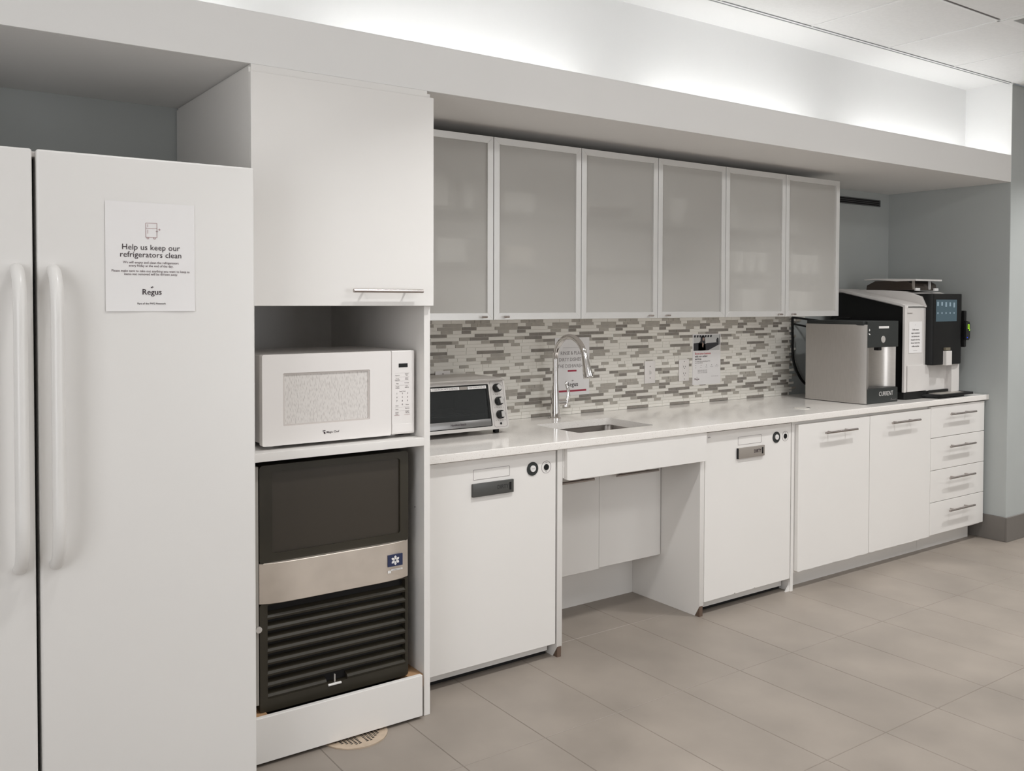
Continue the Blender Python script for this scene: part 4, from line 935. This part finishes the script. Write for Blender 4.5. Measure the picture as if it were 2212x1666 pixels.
cup('white cup on the upper shelf of the leftmost frosted door', -1.07, S1, .045, .10, CERAM, .32)
ibox('white carton on the middle shelf of the leftmost frosted door', -1.20, -1.06, S2, .10, CERAM, .33)
bowl('dark bowl at the bottom of the leftmost frosted door', -1.22, S0, .085, .07, TAUPE)
ibox('pale carton on the upper shelf of the second frosted door', -.86, -.70, S1, .09, CERAM, .36)
ibox('cream carton on the middle shelf of the second frosted door', -.85, -.70, S2, .08, CARD, .36)
bowl('large dark bowl on the upper shelf of the third frosted door', -.27, S1, .135, .055, TAUPE, .40)
cup('small white cup on the upper shelf of the third frosted door', -.47, S1, .035, .08, CERAM, .30)
bowl('tall white bowl upturned on the upper shelf of the fourth frosted door', .13, S1+.0, .075, .12, CERAM, .36)
ibox('pale green box on the middle shelf of the fourth frosted door', .20, .33, S2, .07, GREENW, .42)
bowl('dark green bowl at the bottom of the fourth frosted door', .325, S0, .055, .06, GREENW, .32)
ibox('white box on the upper shelf of the fifth frosted door', .43, .53, S1, .11, CERAM, .29)
for k in range(4): cup('%s white mug from the left behind the fifth frosted door' % ['first', 'second', 'third', 'fourth'][k], .465+k*.088, S2, .043, .10, CERAM, .32)
ibox('white carton at the bottom of the fifth frosted door', .62, .80, S0, .12, CERAM, .36)
for k in range(4): cup('%s white mug from the left behind the rightmost frosted door' % ['first', 'second', 'third', 'fourth'][k], .905+k*.088, S2, .043, .10, CERAM, .32)
ibox('white carton at the bottom of the rightmost frosted door', .93, 1.16, S0, .11, CERAM, .33)
cup('small white cup on the upper shelf of the rightmost frosted door', 1.02, S1, .04, .06, CERAM, .36)

# ------------------------------------------------------------------ water dispenser
wd = thing('water_dispenser', 'stainless and black countertop water dispenser left of the coffee machine', 'water dispenser', (1.45, .24, Z_CT))
WX0, WX1, WYF, WYB, WZ1 = 1.285, 1.598, .058, .430, 1.292
box('lid', WX0+.004, WX1-.002, WYF+.012, WYB-.002, WZ1-.004, 1.311, DGREY, wd, .004)
box('rear_body', WX0+.006, WX1-.003, .150, WYB, Z_CT+.006, WZ1-.003, DGREY, wd)
# stainless wrap: flat side bending round to the front edge
P = [(WX0, WYB), (WX0, .160)] + [(WX0+.001, .145), (WX0+.004, .115), (WX0+.010, .085), (WX0+.020, WYF)]
P2 = [(x+.006, y) for x, y in P[::-1]]; P2[0] = (WX0+.026, WYF)
prism('steel_wrap', P + P2, 'z', Z_CT+.003, WZ1, STEELH, wd)
hd = prism('dispense_head', [(WX0+.026, WYF), (WX1, WYF), (WX1, .20), (WX0+.026, .20)], 'z', 1.1685, 1.3105, DGREY, wd, .002)
prism('alcove', [(WX0+.026, WYF+.004), (WX0+.052, WYF+.010)] + [(WX0+.052+(WX1-WX0-.054)*k/12, WYF+.012+.072*math.sin(math.pi*k/12)**.6) for k in range(13)] + [(WX1-.001, .152), (WX0+.026, .152)], 'z', .940, 1.1685, STEEL, wd)
bs_ = prism('drip_base', [(WX0+.026, WYF), (WX1, WYF), (WX1, .20), (WX0+.026, .20)], 'z', Z_CT+.001, .9445, DGREY, wd, .002)
prism('drip_grate', [(WX0+.055, WYF+.004), (WX1-.004, WYF+.004), (WX1-.004, WYF+.07), (WX0+.055, WYF+.07)], 'z', .9447, .9465, BLACK, wd)
f_ = front(WYF-.0008)
bm = nb(); addtext(bm, 'CURRENT', f_, 1.487, .9135,   .0345, bold=-.004, sx=.86); obj('lettering', bm, LABELW, bs_)
bm = nb(); addquad(bm, f_, 1.545, 1.585, .8775, .8795); addpoly(bm, f_, [(1.532, .875), (1.538, .875), (1.541, .886), (1.537, .886)]); obj('small_lettering', bm, INKG, bs_)
box('name_strip', 1.414, 1.507, WYF-.0012, WYF, 1.2705, 1.2830, LABELW, hd)
disc('dispense_button', (1.455, WYF+.0005, 1.211), (0, -1, 0), .0165, .004, SILVER, hd, 20)
disc('button_ring', (1.455, WYF+.0005, 1.211), (0, -1, 0), .019, .0022, ALU, hd, 24)
bm = nb(); addpoly(bm, f_, [(1.322, 1.262), (1.328, 1.256), (1.334, 1.262), (1.328, 1.271)]); addpoly(bm, f_, [(1.318, 1.242), (1.332, 1.236), (1.336, 1.241), (1.322, 1.247)]); obj('drop_icons', bm, LABELW, hd)
box('nozzle', 1.44, 1.47, .075, .105, 1.150, 1.1685, BLACK, wd, .003)

# ------------------------------------------------------------------ coffee machine
cm = thing('coffee_machine', 'large white and black automatic coffee machine with touch screen on the counter', 'coffee machine', (1.98, .30, Z_CT))
CX0, CX1 = 1.690, 2.255; YB = .575
SIDE = [(.078, .905), (.078, 1.390), (.105, 1.400), (.345, 1.452), (.50, 1.484), (YB, 1.490), (YB, .905)]
# white hood: side outline extruded across the machine; the left flank is a recessed black panel with a white rim
prism('base', roundrect(CX0+.002, CX1-.02, .070, YB, .012, 3), 'z', Z_CT+.0005, .9045, BLACK, cm)
WHT = mat('white_shell', (.68, .65, .625), .3)
prism('front_column', [(CX0+.022, .088), (CX0+.022, .080), (CX0+.03, .0755), (1.915, .0755), (1.945, .088)], 'z', .9055, 1.392, WHT, cm, .0015, 1)
prism('core', [(.095, .9055), (.095, 1.385), (.50, 1.468), (YB-.01, 1.468), (YB-.01, .9055)], 'x', CX0+.018, CX1-.012, BLACK, cm)
# rim (white band along the top and front edge of the left flank)
rimo = [(.0745, .9055), (.0745, 1.395), (.102, 1.406), (.345, 1.458), (.50, 1.490), (YB, 1.496), (YB, 1.482), (.502, 1.476), (.347, 1.444), (.104, 1.392), (.090, 1.386), (.090, .9055)]
prism('side_rim', rimo, 'x', CX0, CX0+.020, WHT, cm, .0015, 1)
prism('hood', [(.0755, 1.392), (.104, 1.404), (.345, 1.456), (.50, 1.488), (YB, 1.494), (YB, 1.470), (.50, 1.470), (.104, 1.386), (.0755, 1.380)], 'x', CX0+.020, CX1-.012, WHT, cm, .0015, 1)
prism('hood_riser', [(.070, 1.392), (.095, 1.446), (.19, 1.476), (.34, 1.486), (.50, 1.489), (.50, 1.46), (.20, 1.42), (.070, 1.385)], 'x', 1.885, CX1-.012, WHT, cm, .002, 1)
box('lower_door', CX0+.024, 1.930, .0685, .0765, .908, 1.055, WHT, cm, .001, 1)
box('latch_lip', CX0+.026, CX0+.070, .0715, .0765, 1.351, 1.354, GREYM, cm)
box('right_column', 2.140, 2.222, .050, .094, .888, 1.052, WHT, cm, .002)
box('alcove_back', 1.928, 2.142, .084, .094, .888, 1.052, WHT, cm)
box('alcove_side', 1.905, 1.930, .070, .092, .888, 1.052, WHT, cm, .002)
SM = prism('screen_module', [(1.900, .072), (1.904, .046), (1.915, .034), (2.185, .026), (2.210, .034), (2.222, .060), (2.222, .16), (1.900, .16)], 'z', 1.053, 1.4635, BLACK, cm, .004)
fs_ = lambda n_: (lambda u, v: Vector((u, .034-(u-1.915)*(.008/.27)-n_, v)))
bm = nb(); addquad(bm, fs_(.0012), 1.932, 2.143, 1.303, 1.4290); sn = obj('touch_screen', bm, SCREEN, SM)
bm = nb()
for k in range(5): addquad(bm, fs_(.0018), 1.942+k*.041, 1.958+k*.041, 1.392-.002*k+.004*(k % 2), 1.416-.001*k); addquad(bm, fs_(.0018), 1.944+k*.041, 1.956+k*.041, 1.347, 1.356)
obj('screen_icons', bm, SCRI, sn)
box('spout', 2.010, 2.070, .010, .040, 1.050, 1.133, WHT, cm, .003)
box('spout_cap', 2.015, 2.065, .018, .036, 1.137, 1.152, mat('olive_cap', (.16, .14, .10), .5), cm)
prism('drip_tray', [(1.865, .070), (1.925, -.012), (2.268, -.012), (2.268, .02), (2.235, .118), (1.93, .118)], 'z', .8735, .8875, BLACK, cm, .002)
prism('drip_tray_foot', [(1.895, .068), (1.93, .012), (2.21, .012), (2.21, .068)], 'z', Z_CT+.0005, .8735, BLACK, cm)
prism('drip_grate', [(1.93, .100), (1.940, .004), (2.190, .004), (2.215, .100)], 'z', .8876, .8892, mat('grate_grey', (.40, .37, .33), .4, .4), cm)
bm = nb(); addquad(bm, front(.0543), 2.152, 2.213, .896, .926); stk = obj('sticker', bm, CARD, cm)
bm = nb(); addpoly(bm, front(.0540), [(2.155, .899), (2.170, .924), (2.174, .899)]); addquad(bm, front(.0540), 2.178, 2.210, .905, .924); obj('sticker_print', bm, ORANGE, stk)
# card reader on the right side of the screen
rd = box('card_reader', 2.2225, 2.243, .020, .085, 1.150, 1.365, BLACK, cm, .005)
prism('reader_face', [(2.212, 1.195), (2.212, 1.305), (2.246, 1.300), (2.254, 1.285), (2.254, 1.205), (2.240, 1.190)], 'y', .004, .021, BLACKG, rd, .002)
bm = nb(); addframe(bm, 'y', [(2.242, 1.285), (2.226, 1.285), (2.226, 1.257), (2.242, 1.257)], [(2.238, 1.281), (2.230, 1.281), (2.230, 1.261), (2.238, 1.261)], .0025, .0038); addpoly(bm, front(.003), [(2.238, 1.248), (2.247, 1.245), (2.249, 1.255), (2.243, 1.258)]); obj('reader_light', bm, LEDG, rd)
disc('blue_light', (2.221, .0035, 1.207), (0, -1, 0), .004, .001, LEDB, rd, 8)
# bean hopper
hp = prism('bean_hopper', [(.16, 1.484), (.165, 1.520), (.20, 1.540), (.40, 1.540), (.455, 1.515), (.46, 1.484)], 'x', 1.900, 2.160, BROWN, cm, .003)
prism('hopper_lid', [(.135, 1.538), (.135, 1.548), (.40, 1.555), (.470, 1.550), (.470, 1.546), (.38, 1.546), (.26, 1.536)], 'x', 1.895, 2.172, WHT, cm, .001, 1)
box('hopper_divider', 2.070, 2.075, .150, .162, 1.488, 1.538, LABELW, hp); box('hopper_edge', 1.905, 1.909, .150, .165, 1.488, 1.538, GREYM, hp)
for x in (1.945, 2.140): box('hopper_tag', x-.026, x+.018, .148, .158, 1.480, 1.497, LABELW, hp, .001, 1)
# label on the coffee machine front
t = thing('paper_notice', 'small white printed notice stuck on the coffee machine front', 'notice', (1.795, .074, 1.125))
ylab = .0745
box('sheet', 1.730, 1.860, ylab-.0008, ylab-.0002, 1.126, 1.3035, PAPER, t)
bm = nb()
for s, z in (('Coffee beans', 1.258), ('sugar, sweetener', 1.239), ('and stirrers are', 1.220), ('located in the bay', 1.201), ('drawer below the', 1.183), ('coffee machine', 1.164)): addtext(bm, s, front(ylab-.0013), 1.794, z, .0125, bold=.015)
addtext(bm, '*', front(ylab-.0013), 1.794, 1.283, .012); addquad(bm, front(ylab-.0013), 1.774, 1.813, 1.1395, 1.1405)
obj('lettering', bm, INK, t)

# ------------------------------------------------------------------ cables, grommet
yc = YT-.008
tag(tube('power_cord', smoothpath([(1.415, yc, 1.325), (1.418, yc, 1.20), (1.424, yc, 1.08), (1.45, yc-.01, 1.0), (1.50, yc-.02, .935), (1.55, yc-.05, .900), (1.58, .50, .875)], 8), .0075, BLACK), 'thick black cord hanging on the wall behind the water dispenser', 'cord')
tag(tube('power_cord', smoothpath([(1.40, yc-.01, 1.322), (1.44, yc-.03, 1.318), (1.50, yc-.10, 1.306), (1.54, .47, 1.300), (1.58, .425, 1.318), (1.60, .36, 1.318)], 8), .0060, BLACK), 'black cord running from the wall to the top of the water dispenser', 'cord')
tag(tube('water_hose', smoothpath([(1.395, yc-.02, 1.285), (1.42, .56, 1.275), (1.42, .50, 1.265), (1.36, .445, 1.255), (1.34, .437, 1.20), (1.335, .44, 1.05), (1.35, .445, .92), (1.38, .45, .873)], 8), .0055, BLACK), 'black hose looping behind the left side of the water dispenser', 'hose')
bm = nb(); adddisc(bm, (.885, .150, Z_CT), (0, 0, 1), .040, .0025, 28); gm = thing('counter_grommet', 'round pale cable grommet cap in the countertop before the water dispenser', 'grommet', (.885, .15, Z_CT)); obj('cap', bm, mat('grommet_pale', (.70, .67, .62), .3), gm)
bm = nb(); addpoly(bm, lambda u, v: Vector((u, v, Z_CT+.0030)), [(.902, .112), (.918, .124), (.925, .142), (.925, .158), (.915, .145), (.905, .128)]); obj('finger_slot', bm, HOLE, gm)
